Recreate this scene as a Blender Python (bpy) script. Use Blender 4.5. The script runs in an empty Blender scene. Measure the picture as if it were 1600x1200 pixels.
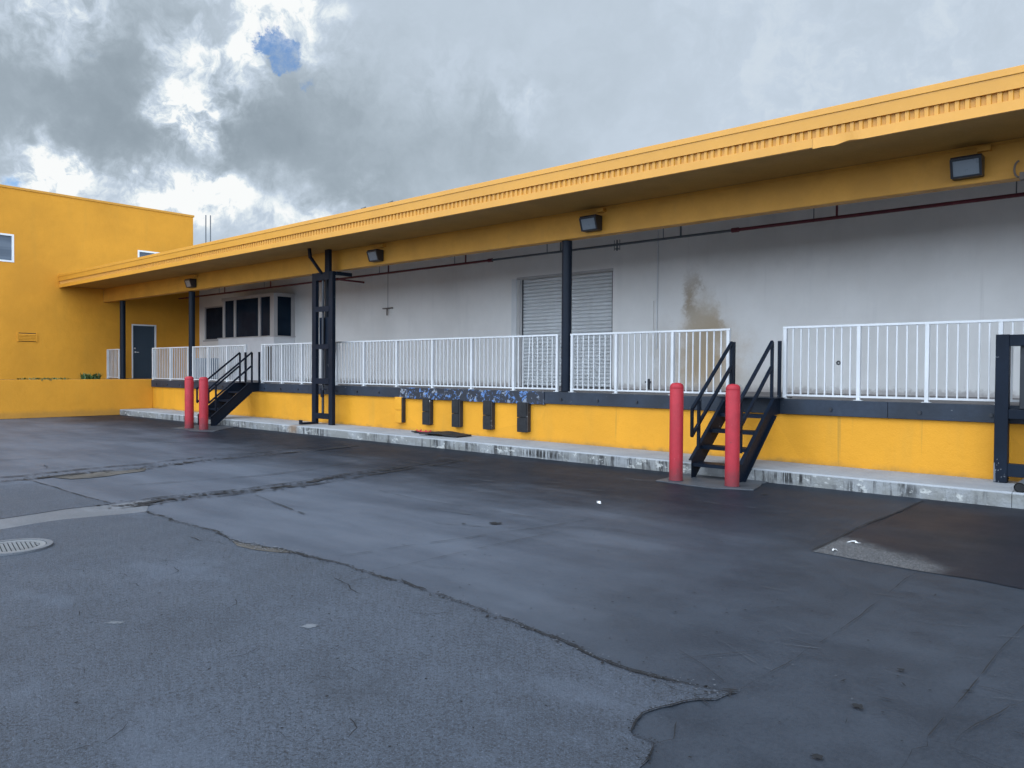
import bpy, math, random
from mathutils import Vector, Matrix

random.seed(7)
scene = bpy.context.scene
COL = scene.collection

# ------------------------------------------------------------------ mesh helpers
class MB:
    """Collects simple shapes in world coordinates and links them as one mesh object."""
    def __init__(self):
        self.v, self.f, self.s = [], [], []

    def add(self, vs, fs, smooth=False):
        n = len(self.v)
        self.v += [tuple(p) for p in vs]
        self.f += [tuple(i + n for i in q) for q in fs]
        self.s += [smooth] * len(fs)
        return self

    def box(self, x0, x1, y0, y1, z0, z1):
        vs = [(x0, y0, z0), (x1, y0, z0), (x1, y1, z0), (x0, y1, z0),
              (x0, y0, z1), (x1, y0, z1), (x1, y1, z1), (x0, y1, z1)]
        return self.add(vs, [(0, 3, 2, 1), (4, 5, 6, 7), (0, 1, 5, 4), (1, 2, 6, 5), (2, 3, 7, 6), (3, 0, 4, 7)])

    def prism(self, poly, axis, a, b):
        """poly: counter-clockwise 2D outline; axis 'x': (y,z) outline swept a..b along x; 'z': (x,y) outline."""
        n = len(poly)
        if axis == 'x':
            vs = [(a, p, q) for p, q in poly] + [(b, p, q) for p, q in poly]
        elif axis == 'y':
            vs = [(p, a, q) for p, q in poly] + [(p, b, q) for p, q in poly]
        else:
            vs = [(p, q, a) for p, q in poly] + [(p, q, b) for p, q in poly]
        fs = [tuple(range(n - 1, -1, -1)), tuple(range(n, 2 * n))]
        fs += [(i, (i + 1) % n, n + (i + 1) % n, n + i) for i in range(n)]
        return self.add(vs, fs)

    def tube(self, p0, p1, r0, r1=None, n=16, caps=True, squash=None):
        r1 = r0 if r1 is None else r1
        p0, p1 = Vector(p0), Vector(p1)
        d = (p1 - p0).normalized()
        u = d.orthogonal().normalized()
        w = d.cross(u)
        ring = lambda c, r: [c + u * (r * math.cos(2 * math.pi * i / n)) + w * (r * math.sin(2 * math.pi * i / n)) for i in range(n)]
        a, b = ring(p0, r0), ring(p1, r1)
        self.add(a + b, [(i, (i + 1) % n, n + (i + 1) % n, n + i) for i in range(n)], True)
        if caps:
            self.add(a, [tuple(range(n - 1, -1, -1))])
            self.add(b, [tuple(range(n))])
        return self

    def lathe(self, cx, cy, prof, n=32):
        vs = []
        for r, z in prof:
            vs += [(cx + r * math.cos(2 * math.pi * i / n), cy + r * math.sin(2 * math.pi * i / n), z) for i in range(n)]
        fs = []
        for k in range(len(prof) - 1):
            fs += [(k * n + i, k * n + (i + 1) % n, (k + 1) * n + (i + 1) % n, (k + 1) * n + i) for i in range(n)]
        self.add(vs, fs, True)
        m = len(prof) - 1
        self.add([vs[m * n + i] for i in range(n)], [tuple(range(n))])
        return self

    def bar(self, p0, p1, w, h, side=(1, 0, 0)):
        """rectangular bar from p0 to p1: w along 'side', h across."""
        p0, p1, s = Vector(p0), Vector(p1), Vector(side).normalized()
        d = (p1 - p0).normalized()
        t = d.cross(s).normalized()
        s = t.cross(d).normalized()
        c = [s * (w / 2) + t * (h / 2), -s * (w / 2) + t * (h / 2), -s * (w / 2) - t * (h / 2), s * (w / 2) - t * (h / 2)]
        vs = [p0 + q for q in c] + [p1 + q for q in c]
        return self.add(vs, [(3, 2, 1, 0), (4, 5, 6, 7), (0, 1, 5, 4), (1, 2, 6, 5), (2, 3, 7, 6), (3, 0, 4, 7)])

    def path(self, pts, r, n=10):
        for a, b in zip(pts, pts[1:]):
            self.tube(a, b, r, n=n)
        return self

    def build(self, name, m, parent=None, bevel=0.0):
        me = bpy.data.meshes.new(name)
        org = Vector((0, 0, 0))
        q = parent
        while q is not None:
            org += q.location
            q = q.parent
        me.from_pydata([tuple(Vector(p) - org) for p in self.v], [], self.f)
        me.polygons.foreach_set('use_smooth', self.s)
        me.materials.append(m)
        me.update()
        o = bpy.data.objects.new(name, me)
        COL.objects.link(o)
        if parent is not None:
            o.parent = parent
        if bevel:
            b = o.modifiers.new('edge', 'BEVEL')
            b.width, b.segments, b.limit_method, b.angle_limit = bevel, 2, 'ANGLE', math.radians(40)
        return o


def tag(o, label, cat, group=None):
    o['label'] = label
    o['category'] = cat
    if group:
        o['group'] = group
    return o


def thing(name, label, cat, loc=(0, 0, 0), group=None):
    o = bpy.data.objects.new(name, None)
    o.empty_display_size = 0.2
    o.location = loc
    COL.objects.link(o)
    return tag(o, label, cat, group)


def setting(name, mb, m, kind='structure', bevel=0.0):
    o = mb.build(name, m, None, bevel)
    o['kind'] = kind
    return o


def copy_tree(o, parent=None):
    c = o.copy()
    COL.objects.link(c)
    if parent is not None:
        c.parent = parent
    for ch in [x for x in o.children if x is not c]:
        copy_tree(ch, c)
    return c


def fractal(pts, amp, levels=4, seed=0):
    """roughen a 2D polyline by midpoint displacement."""
    rnd = random.Random(seed)
    pts = [Vector((p[0], p[1])) for p in pts]
    for _ in range(levels):
        out = [pts[0]]
        for a, b in zip(pts, pts[1:]):
            d = b - a
            L = d.length
            if L > 0.05:
                n = Vector((-d.y, d.x)).normalized()
                out.append((a + b) / 2 + n * rnd.gauss(0, 1) * min(amp, amp * L * 0.8))
            out.append(b)
        pts = out
        amp *= 0.62
    return pts


# ------------------------------------------------------------------ node helpers
class G:
    def __init__(self, nt):
        self.nt = nt

    def n(self, t, **kw):
        x = self.nt.nodes.new(t)
        for k, v in kw.items():
            setattr(x, k, v)
        return x

    def put(self, sock, val):
        if hasattr(val, 'is_linked') or hasattr(val, 'links'):
            self.nt.links.new(val, sock)
        elif isinstance(val, (tuple, list)) and len(val) == 3 and sock.type == 'RGBA':
            sock.default_value = (*val, 1)
        else:
            sock.default_value = val

    def math(self, op, a, b=None, c=None, clamp=False):
        x = self.n('ShaderNodeMath', operation=op, use_clamp=clamp)
        for s, v in zip(x.inputs, (a, b, c)):
            if v is not None:
                self.put(s, v)
        return x.outputs[0]

    def vmath(self, op, a, b=None, out=0):
        x = self.n('ShaderNodeVectorMath', operation=op)
        self.put(x.inputs[0], a)
        if b is not None:
            self.put(x.inputs[1], b)
        return x.outputs[out]

    def scale(self, v, s):
        return self.vmath('MULTIPLY', v, s if isinstance(s, (tuple, list)) else (s, s, s))

    def noise(self, vec, scale, detail=4, rough=0.55, out='Fac', dist=0.0):
        x = self.n('ShaderNodeTexNoise')
        self.put(x.inputs['Vector'], vec)
        x.inputs['Scale'].default_value = scale
        x.inputs['Detail'].default_value = detail
        x.inputs['Roughness'].default_value = rough
        x.inputs['Distortion'].default_value = dist
        return x.outputs[out]

    def voro(self, vec, scale, feature='F1', out='Distance'):
        x = self.n('ShaderNodeTexVoronoi', feature=feature)
        self.put(x.inputs['Vector'], vec)
        x.inputs['Scale'].default_value = scale
        return x.outputs[out]

    def smooth(self, v, lo, hi, a=0.0, b=1.0):
        x = self.n('ShaderNodeMapRange', interpolation_type='SMOOTHSTEP')
        self.put(x.inputs['Value'], v)
        for k, q in (('From Min', lo), ('From Max', hi), ('To Min', a), ('To Max', b)):
            self.put(x.inputs[k], q)
        return x.outputs[0]

    def lin(self, v, lo, hi, a=0.0, b=1.0):
        x = self.n('ShaderNodeMapRange', clamp=True)
        self.put(x.inputs['Value'], v)
        for k, q in (('From Min', lo), ('From Max', hi), ('To Min', a), ('To Max', b)):
            self.put(x.inputs[k], q)
        return x.outputs[0]

    def mix(self, f, a, b, blend='MIX'):
        x = self.n('ShaderNodeMix', data_type='RGBA', blend_type=blend)
        self.put(x.inputs[0], f)
        self.put(x.inputs[6], a)
        self.put(x.inputs[7], b)
        return x.outputs[2]

    def ramp(self, f, stops):
        x = self.n('ShaderNodeValToRGB')
        self.put(x.inputs[0], f)
        e = x.color_ramp.elements
        while len(e) < len(stops):
            e.new(0.5)
        for el, (p, c) in zip(e, stops):
            el.position = p
            el.color = (*c, 1)
        return x.outputs[0]

    def bump(self, h, strength=0.3, dist=0.01, normal=None):
        x = self.n('ShaderNodeBump')
        x.inputs['Strength'].default_value = strength
        x.inputs['Distance'].default_value = dist
        self.put(x.inputs['Height'], h)
        if normal is not None:
            self.put(x.inputs['Normal'], normal)
        return x.outputs[0]

    def pos(self):
        return self.n('ShaderNodeNewGeometry').outputs['Position']

    def xyz(self, v):
        x = self.n('ShaderNodeSeparateXYZ')
        self.put(x.inputs[0], v)
        return x.outputs

    def blob(self, x, z, cx, cz, rx, rz, soft=1.0):
        """soft elliptical stain mask (1 in the middle, 0 outside)."""
        a = self.math('DIVIDE', self.math('SUBTRACT', x, cx), rx)
        b = self.math('DIVIDE', self.math('SUBTRACT', z, cz), rz)
        d = self.math('SQRT', self.math('ADD', self.math('MULTIPLY', a, a), self.math('MULTIPLY', b, b)))
        return self.smooth(d, 1.0 + 0.5 * soft, max(0.0, 1.0 - soft), 0, 1)


def material(name, fn):
    m = bpy.data.materials.new(name)
    m.use_nodes = True
    nt = m.node_tree
    b = nt.nodes['Principled BSDF']
    g = G(nt)
    r = fn(g)
    key = {'col': 'Base Color', 'rough': 'Roughness', 'metal': 'Metallic', 'normal': 'Normal', 'spec': 'Specular IOR Level', 'coat': 'Coat Weight'}
    for k, v in r.items():
        g.put(b.inputs[key[k]], v)
    return m


def paint(name, col, rough=0.5, var=0.12, grime=0.0, grime_col=(0.05, 0.045, 0.04), bump=0.0, chips=None, chip_amt=0.62, metal=0.0, spec=0.5):
    """painted or plain surface with mottling, dirt patches and optional chips."""
    def fn(g):
        p = g.pos()
        a = g.noise(p, 1.7, 5, 0.6)
        f = g.noise(p, 23, 4, 0.6)
        dark = tuple(c * (1 - var) for c in col)
        lite = tuple(min(1, c * (1 + var * 0.8)) for c in col)
        c = g.mix(g.smooth(a, 0.3, 0.7), dark, lite)
        c = g.mix(g.lin(f, 0.35, 0.75, 0, 0.25), c, dark)
        if grime:
            q = g.noise(g.scale(p, (3.0, 3.0, 0.7)), 1.6, 6, 0.65)
            c = g.mix(g.smooth(q, 0.55, 0.8, 0, grime), c, grime_col)
        rg = g.lin(f, 0.2, 0.8, max(0.02, rough - 0.08), min(1, rough + 0.1))
        if chips:
            q = g.noise(p, 14, 6, 0.7)
            k = g.math('MULTIPLY', g.smooth(q, chip_amt, chip_amt + 0.03), g.smooth(g.noise(p, 2.1, 2), 0.5, 0.62))
            c = g.mix(k, c, chips)
        d = {'col': c, 'rough': rg, 'metal': metal, 'spec': spec}
        if bump:
            d['normal'] = g.bump(g.math('ADD', g.noise(p, 60, 4, 0.6), g.math('MULTIPLY', g.noise(p, 7, 3), 1.5)), bump, 0.01)
        return d
    return material(name, fn)


# ------------------------------------------------------------------ materials
def stucco(col, wear):
    def fn(g):
        p = g.pos()
        X, Y, Z = g.xyz(p)
        a = g.noise(p, 0.55, 5, 0.6)
        b = g.noise(g.scale(p, (2.2, 2.2, 0.35)), 1.3, 5, 0.6)
        f = g.noise(p, 34, 4, 0.6)
        c = g.mix(g.smooth(a, 0.3, 0.7), tuple(x * 0.90 for x in col), tuple(x * 1.07 for x in col))
        c = g.mix(g.smooth(b, 0.5, 0.85, 0, 0.22 * wear), c, (0.42, 0.24, 0.04))
        c = g.mix(g.smooth(f, 0.45, 0.8, 0, 0.14), c, tuple(x * 0.7 for x in col))
        # splash dirt kicked up from the ground, with an uneven upper edge
        e = g.math('ADD', Z, g.math('MULTIPLY', g.noise(p, 3.1, 5, 0.7), -0.22))
        c = g.mix(g.smooth(e, 0.16, -0.02, 0, 0.55 * wear), c, (0.16, 0.12, 0.06))
        # thin scrapes
        s = g.noise(g.scale(p, (1.0, 1.0, 5.0)), 2.6, 7, 0.75)
        c = g.mix(g.smooth(s, 0.68, 0.73, 0, 0.40 * wear), c, (0.22, 0.14, 0.05))
        # touched-up squares of slightly different yellow and thin water runs
        v = g.voro(g.scale(p, (0.55, 0.55, 0.9)), 1.0, 'F1', 'Color')
        vx = g.xyz(v)[0]
        c = g.mix(g.smooth(vx, 0.6, 0.62, 0, 0.16 * wear), c, tuple(x * 0.82 for x in col))
        run = g.noise(g.scale(p, (9.0, 9.0, 0.25)), 1.0, 4, 0.6)
        c = g.mix(g.math('MULTIPLY', g.smooth(run, 0.62, 0.74), g.smooth(a, 0.45, 0.6, 0, 0.30 * wear)), c, (0.36, 0.20, 0.035))
        h = g.math('ADD', g.noise(p, 48, 5, 0.65), g.math('MULTIPLY', g.noise(p, 5, 4), 2.2))
        return {'col': c, 'rough': g.lin(f, 0.2, 0.8, 0.55, 0.8), 'normal': g.bump(h, 0.34, 0.014), 'spec': 0.3}
    return fn


YEL = (0.84, 0.40, 0.030)
M_yellow = material('yellow_stucco', stucco((0.70, 0.305, 0.026), 0.7))
M_yellow_dock = material('yellow_dock_paint', stucco((0.70, 0.312, 0.020), 1.8))
M_fascia = paint('yellow_metal_paint', (0.63, 0.288, 0.03), 0.42, 0.05, 0.10, (0.5, 0.27, 0.06), 0.05)
M_fascia_shade = paint('yellow_recess_shade', (0.54, 0.24, 0.024), 0.5, 0.06, 0.12, (0.4, 0.22, 0.05))  # same yellow metal, darkened to paint shade into the flutes
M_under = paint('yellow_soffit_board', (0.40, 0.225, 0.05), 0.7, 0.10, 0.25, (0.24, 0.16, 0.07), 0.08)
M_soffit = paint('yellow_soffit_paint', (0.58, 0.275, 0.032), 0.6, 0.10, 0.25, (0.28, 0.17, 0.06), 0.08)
M_rail = paint('white_rail_paint', (0.60, 0.605, 0.61), 0.4, 0.08, 0.25, (0.45, 0.42, 0.38), 0.0, (0.35, 0.30, 0.26), 0.70)
M_black = paint('blue_black_steel_paint', (0.005, 0.010, 0.020), 0.5, 0.25, 0.3, (0.018, 0.025, 0.038), 0.05, (0.26, 0.28, 0.31), 0.65, spec=0.16)
M_rod = paint('dark_steel', (0.016, 0.019, 0.026), 0.4, 0.2)
M_edge = paint('dock_edge_steel', (0.013, 0.022, 0.038), 0.6, 0.35, 0.5, (0.036, 0.047, 0.064), 0.10, (0.34, 0.35, 0.36), 0.655)
M_col = paint('column_black_paint', (0.005, 0.010, 0.020), 0.45, 0.2, 0.2, (0.03, 0.04, 0.05), 0.03, (0.12, 0.13, 0.15), 0.69, spec=0.2)
M_rubber = paint('black_rubber', (0.007, 0.008, 0.011), 0.7, 0.35, 0.5, (0.06, 0.06, 0.062), 0.25, (0.10, 0.10, 0.105), 0.68)
M_laminate = paint('scuffed_bumper_side', (0.030, 0.026, 0.026), 0.7, 0.4, 0.4, (0.12, 0.08, 0.07), 0.4, (0.50, 0.48, 0.48), 0.62)
def red_fn(g):
    p = g.pos()
    X, Y, Z = g.xyz(p)
    n = g.noise(p, 6, 5, 0.65)
    f = g.noise(p, 45, 5, 0.7)
    c = g.mix(g.smooth(n, 0.3, 0.7), (0.32, 0.017, 0.027), (0.40, 0.022, 0.034))
    c = g.mix(g.smooth(g.math('ADD', Z, g.math('MULTIPLY', n, -0.7)), 0.0, -0.32, 0, 0.7), c, (0.10, 0.028, 0.032))
    sc = g.noise(g.scale(p, (1.0, 1.0, 0.25)), 28, 6, 0.7)
    c = g.mix(g.math('MULTIPLY', g.smooth(sc, 0.63, 0.68), g.smooth(g.noise(p, 2.6, 3), 0.48, 0.6)), c, (0.46, 0.13, 0.13))
    dk = g.noise(p, 17, 6, 0.72)
    c = g.mix(g.smooth(dk, 0.67, 0.70), c, (0.05, 0.03, 0.03))
    return {'col': c, 'rough': g.lin(f, 0.3, 0.7, 0.48, 0.68), 'normal': g.bump(g.math('ADD', f, n), 0.10, 0.008), 'spec': 0.35}
M_red = material('red_plastic_sleeve', red_fn)
M_redpipe = paint('dark_red_pipe_paint', (0.13, 0.014, 0.022), 0.45, 0.15, 0.3)
M_greypipe = paint('grey_pipe', (0.10, 0.115, 0.13), 0.45, 0.15, 0.3)
M_lens = paint('frosted_lens', (0.20, 0.23, 0.26), 0.3, 0.06, 0.3, (0.3, 0.32, 0.33))
M_bronze = paint('dark_lamp_housing', (0.016, 0.018, 0.024), 0.4, 0.2)
M_frame = paint('window_frame_paint', (0.48, 0.46, 0.45), 0.5, 0.08, 0.3, (0.25, 0.22, 0.2))
M_wframe = paint('white_window_frame', (0.80, 0.80, 0.80), 0.4, 0.03)
M_door = paint('slate_door_paint', (0.036, 0.058, 0.082), 0.45, 0.06, 0.15, (0.06, 0.07, 0.08))
M_chrome = paint('handle_metal', (0.75, 0.75, 0.75), 0.25, 0.03, metal=1.0)
M_bin = paint('grey_blue_cabinet_paint', (0.20, 0.25, 0.31), 0.5, 0.08, 0.3, (0.1, 0.11, 0.12))
M_shutter = paint('galvanised_shutter', (0.66, 0.67, 0.67), 0.45, 0.06, 0.30, (0.42, 0.42, 0.41))
M_base = paint('white_office_base', (0.74, 0.74, 0.75), 0.6, 0.05, 0.25, (0.45, 0.42, 0.40), 0.06)
M_floor = paint('dock_floor_concrete', (0.25, 0.225, 0.215), 0.75, 0.15, 0.5, (0.13, 0.12, 0.12), 0.2)
M_roof = paint('roof_membrane', (0.34, 0.34, 0.33), 0.8, 0.1)
M_iron = paint('cast_iron', (0.19, 0.195, 0.20), 0.55, 0.2, 0.4, (0.09, 0.08, 0.07), 0.25)
M_dark = paint('dark_recess', (0.012, 0.012, 0.013), 0.9, 0.2)
M_soil = paint('dark_soil', (0.07, 0.055, 0.04), 0.9, 0.4, 0.4, (0.03, 0.03, 0.02), 0.6)
M_leaf = paint('weed_leaf', (0.055, 0.105, 0.028), 0.55, 0.4)
M_chip = paint('pale_flattened_chip', (0.125, 0.135, 0.15), 0.85, 0.2)
M_scuff = paint('pale_tyre_scuff', (0.075, 0.083, 0.095), 0.85, 0.2)
M_paper = paint('white_paper', (0.78, 0.78, 0.77), 0.7, 0.05)
M_strap = paint('red_strap', (0.55, 0.03, 0.05), 0.6, 0.2)
M_rust = paint('rusty_bracket', (0.16, 0.13, 0.11), 0.7, 0.3, 0.4, (0.12, 0.06, 0.03))


def glass_fn(g):
    p = g.pos()
    w = g.noise(p, 1.3, 2, 0.5)
    c = g.mix(g.smooth(w, 0.4, 0.6), (0.008, 0.017, 0.032), (0.014, 0.026, 0.044))
    return {'col': c, 'rough': g.lin(g.noise(p, 3.0, 3), 0.3, 0.7, 0.03, 0.10), 'spec': 0.06,
            'normal': g.bump(g.noise(p, 0.8, 1), 0.06, 0.05)}
M_glass = material('tinted_window_glass', glass_fn)


def glass2_fn(g):
    p = g.pos()
    w = g.noise(g.scale(p, (1, 0.3, 4.0)), 0.9, 3, 0.5)
    c = g.mix(g.smooth(w, 0.4, 0.6), (0.075, 0.10, 0.135), (0.12, 0.15, 0.19))  # sky reflection painted into the pane as pale blue bands
    return {'col': c, 'rough': 0.06, 'spec': 0.6, 'normal': g.bump(g.noise(p, 0.8, 1), 0.05, 0.05)}
M_glass_up = material('painted_reflection_glass', glass2_fn)


def white_wall_fn(g):
    p = g.pos()
    X, Y, Z = g.xyz(p)
    n1 = g.noise(p, 0.7, 5, 0.6)
    n2 = g.noise(p, 9, 6, 0.65)
    n3 = g.noise(g.scale(p, (2.5, 1, 0.25)), 1.2, 5, 0.6)
    wob = g.math('MULTIPLY', g.math('SUBTRACT', g.noise(p, 2.2, 5, 0.65), 0.5), 0.9)
    wob2 = g.math('MULTIPLY', g.math('SUBTRACT', g.noise(p, 26, 3, 0.7), 0.5), 0.25)
    x = g.math('ADD', X, g.math('ADD', wob, wob2))
    z = g.math('ADD', Z, g.math('MULTIPLY', wob, 0.7))
    c = g.mix(g.smooth(n1, 0.3, 0.7), (0.76, 0.735, 0.70), (0.84, 0.815, 0.78))
    c = g.mix(g.smooth(n3, 0.5, 0.85, 0, 0.30), c, (0.56, 0.55, 0.55))
    run = g.noise(g.scale(p, (7.0, 1.0, 0.22)), 1.0, 4, 0.6)
    c = g.mix(g.math('MULTIPLY', g.smooth(run, 0.60, 0.75), g.smooth(n1, 0.45, 0.62, 0, 0.28)), c, (0.46, 0.43, 0.40))
    # rust-coloured wash running down the wall beside the pilaster
    tan = (0.36, 0.255, 0.15)
    s = g.blob(x, z, -7.98, 3.15, 0.20, 0.50, 0.9)
    s2 = g.blob(x, z, -7.78, 2.50, 0.40, 0.75, 0.9)
    s3 = g.blob(x, z, -7.65, 1.70, 0.85, 1.0, 0.9)
    s4 = g.blob(x, z, -7.45, 2.42, 0.26, 0.30, 0.8)
    c = g.mix(g.math('MULTIPLY', s3, 0.95), c, (0.50, 0.365, 0.225))
    c = g.mix(g.math('MULTIPLY', s2, 0.75), c, (0.43, 0.335, 0.22))
    c = g.mix(g.math('MULTIPLY', s4, 0.65), c, (0.43, 0.33, 0.22))
    c = g.mix(g.math('MULTIPLY', s, 0.75), c, (0.33, 0.245, 0.15))
    s5 = g.blob(x, z, -8.72, 1.7, 0.25, 0.9, 0.9)
    c = g.mix(g.math('MULTIPLY', s5, 0.40), c, (0.42, 0.34, 0.26))
    s6 = g.blob(x, z, -6.3, 1.25, 0.9, 0.40, 0.9)
    c = g.mix(g.math('MULTIPLY', s6, 0.35), c, (0.45, 0.37, 0.27))
    # sooty haze stain high on the wall to the right
    s7 = g.blob(x, z, -5.2, 4.15, 3.4, 0.55, 0.9)
    c = g.mix(g.math('MULTIPLY', s7, 0.30), c, (0.33, 0.32, 0.28))
    # dirt line at floor level and scattered scuffs
    e = g.math('ADD', Z, g.math('MULTIPLY', n2, -0.30))
    c = g.mix(g.smooth(e, 1.13, 1.0, 0, 0.6), c, (0.30, 0.26, 0.24))
    k = g.math('MULTIPLY', g.smooth(g.noise(g.scale(p, (1, 1, 1.8)), 4.2, 7, 0.75), 0.68, 0.72), g.smooth(Z, 3.0, 2.2))
    c = g.mix(g.math('MULTIPLY', k, 0.35), c, (0.30, 0.28, 0.27))
    h = g.math('ADD', g.noise(p, 40, 4, 0.6), g.math('MULTIPLY', g.noise(p, 4, 4), 2.0))
    return {'col': c, 'rough': g.lin(n2, 0.2, 0.8, 0.6, 0.85), 'normal': g.bump(h, 0.12, 0.012), 'spec': 0.3}
M_wall = material('white_wall_paint', white_wall_fn)


def kerb_fn(g):
    p = g.pos()
    X, Y, Z = g.xyz(p)
    n1 = g.noise(p, 1.1, 5, 0.6)
    n2 = g.noise(p, 16, 6, 0.7)
    c = g.mix(g.smooth(n1, 0.3, 0.7), (0.27, 0.285, 0.305), (0.35, 0.365, 0.38))
    c = g.mix(g.smooth(n2, 0.4, 0.75, 0, 0.35), c, (0.30, 0.30, 0.29))
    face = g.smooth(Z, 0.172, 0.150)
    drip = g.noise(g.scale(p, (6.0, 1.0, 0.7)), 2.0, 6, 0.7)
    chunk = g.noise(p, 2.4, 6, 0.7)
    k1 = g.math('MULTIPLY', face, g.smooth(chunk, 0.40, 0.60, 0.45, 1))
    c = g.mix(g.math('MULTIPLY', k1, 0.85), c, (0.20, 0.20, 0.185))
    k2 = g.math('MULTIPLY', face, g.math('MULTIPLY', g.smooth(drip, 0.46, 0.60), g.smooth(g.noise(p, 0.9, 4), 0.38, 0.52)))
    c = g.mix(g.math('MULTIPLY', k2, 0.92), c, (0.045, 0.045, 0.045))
    k3 = g.math('MULTIPLY', face, g.smooth(g.noise(g.scale(p, (1, 1, 1.6)), 5.5, 6, 0.7), 0.56, 0.64))
    c = g.mix(g.math('MULTIPLY', k3, 0.85), c, (0.50, 0.50, 0.47))
    # black drips bunched under the dock beside the near stairs
    st = g.noise(g.scale(p, (22.0, 1.0, 0.8)), 1.0, 5, 0.7)
    bx = g.blob(X, Z, -3.98, 0.10, 0.30, 0.10, 0.5)
    bx2 = g.blob(X, Z, -8.35, 0.08, 0.55, 0.08, 0.6)
    c = g.mix(g.math('MULTIPLY', g.math('MULTIPLY', face, g.math('MAXIMUM', bx, bx2)), g.smooth(st, 0.46, 0.54)), c, (0.03, 0.03, 0.03))
    # orange rust run below the steel mast
    r = g.blob(g.math('ADD', X, g.math('MULTIPLY', g.math('SUBTRACT', chunk, 0.5), 0.5)), Z, -16.05, 0.10, 0.22, 0.16, 0.9)
    c = g.mix(g.math('MULTIPLY', r, 0.7), c, (0.20, 0.105, 0.035))
    h = g.math('ADD', g.noise(p, 22, 6, 0.7), g.math('MULTIPLY', g.noise(p, 4, 5, 0.7), 2.5))
    return {'col': c, 'rough': 0.82, 'normal': g.bump(h, 0.5, 0.02), 'spec': 0.3}
M_kerb = material('kerb_concrete', kerb_fn)


def peel_fn(g):
    p = g.pos()
    q = g.noise(g.scale(p, (1, 1, 1.0)), 10.0, 7, 0.7, dist=0.6)
    q2 = g.noise(p, 7.0, 7, 0.72, dist=0.4)
    m = g.smooth(g.noise(p, 1.4, 3), 0.36, 0.52)
    c = g.mix(g.smooth(q2, 0.57, 0.585), (0.012, 0.017, 0.028), (0.22, 0.25, 0.30))
    c = g.mix(g.math('MULTIPLY', g.smooth(q, 0.555, 0.575), m), c, (0.10, 0.21, 0.46))
    c = g.mix(g.smooth(g.noise(p, 19, 5, 0.7), 0.60, 0.63), c, (0.015, 0.018, 0.026))
    return {'col': c, 'rough': 0.5, 'normal': g.bump(q, 0.6, 0.01)}
M_peel = material('peeling_blue_paint', peel_fn)


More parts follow.
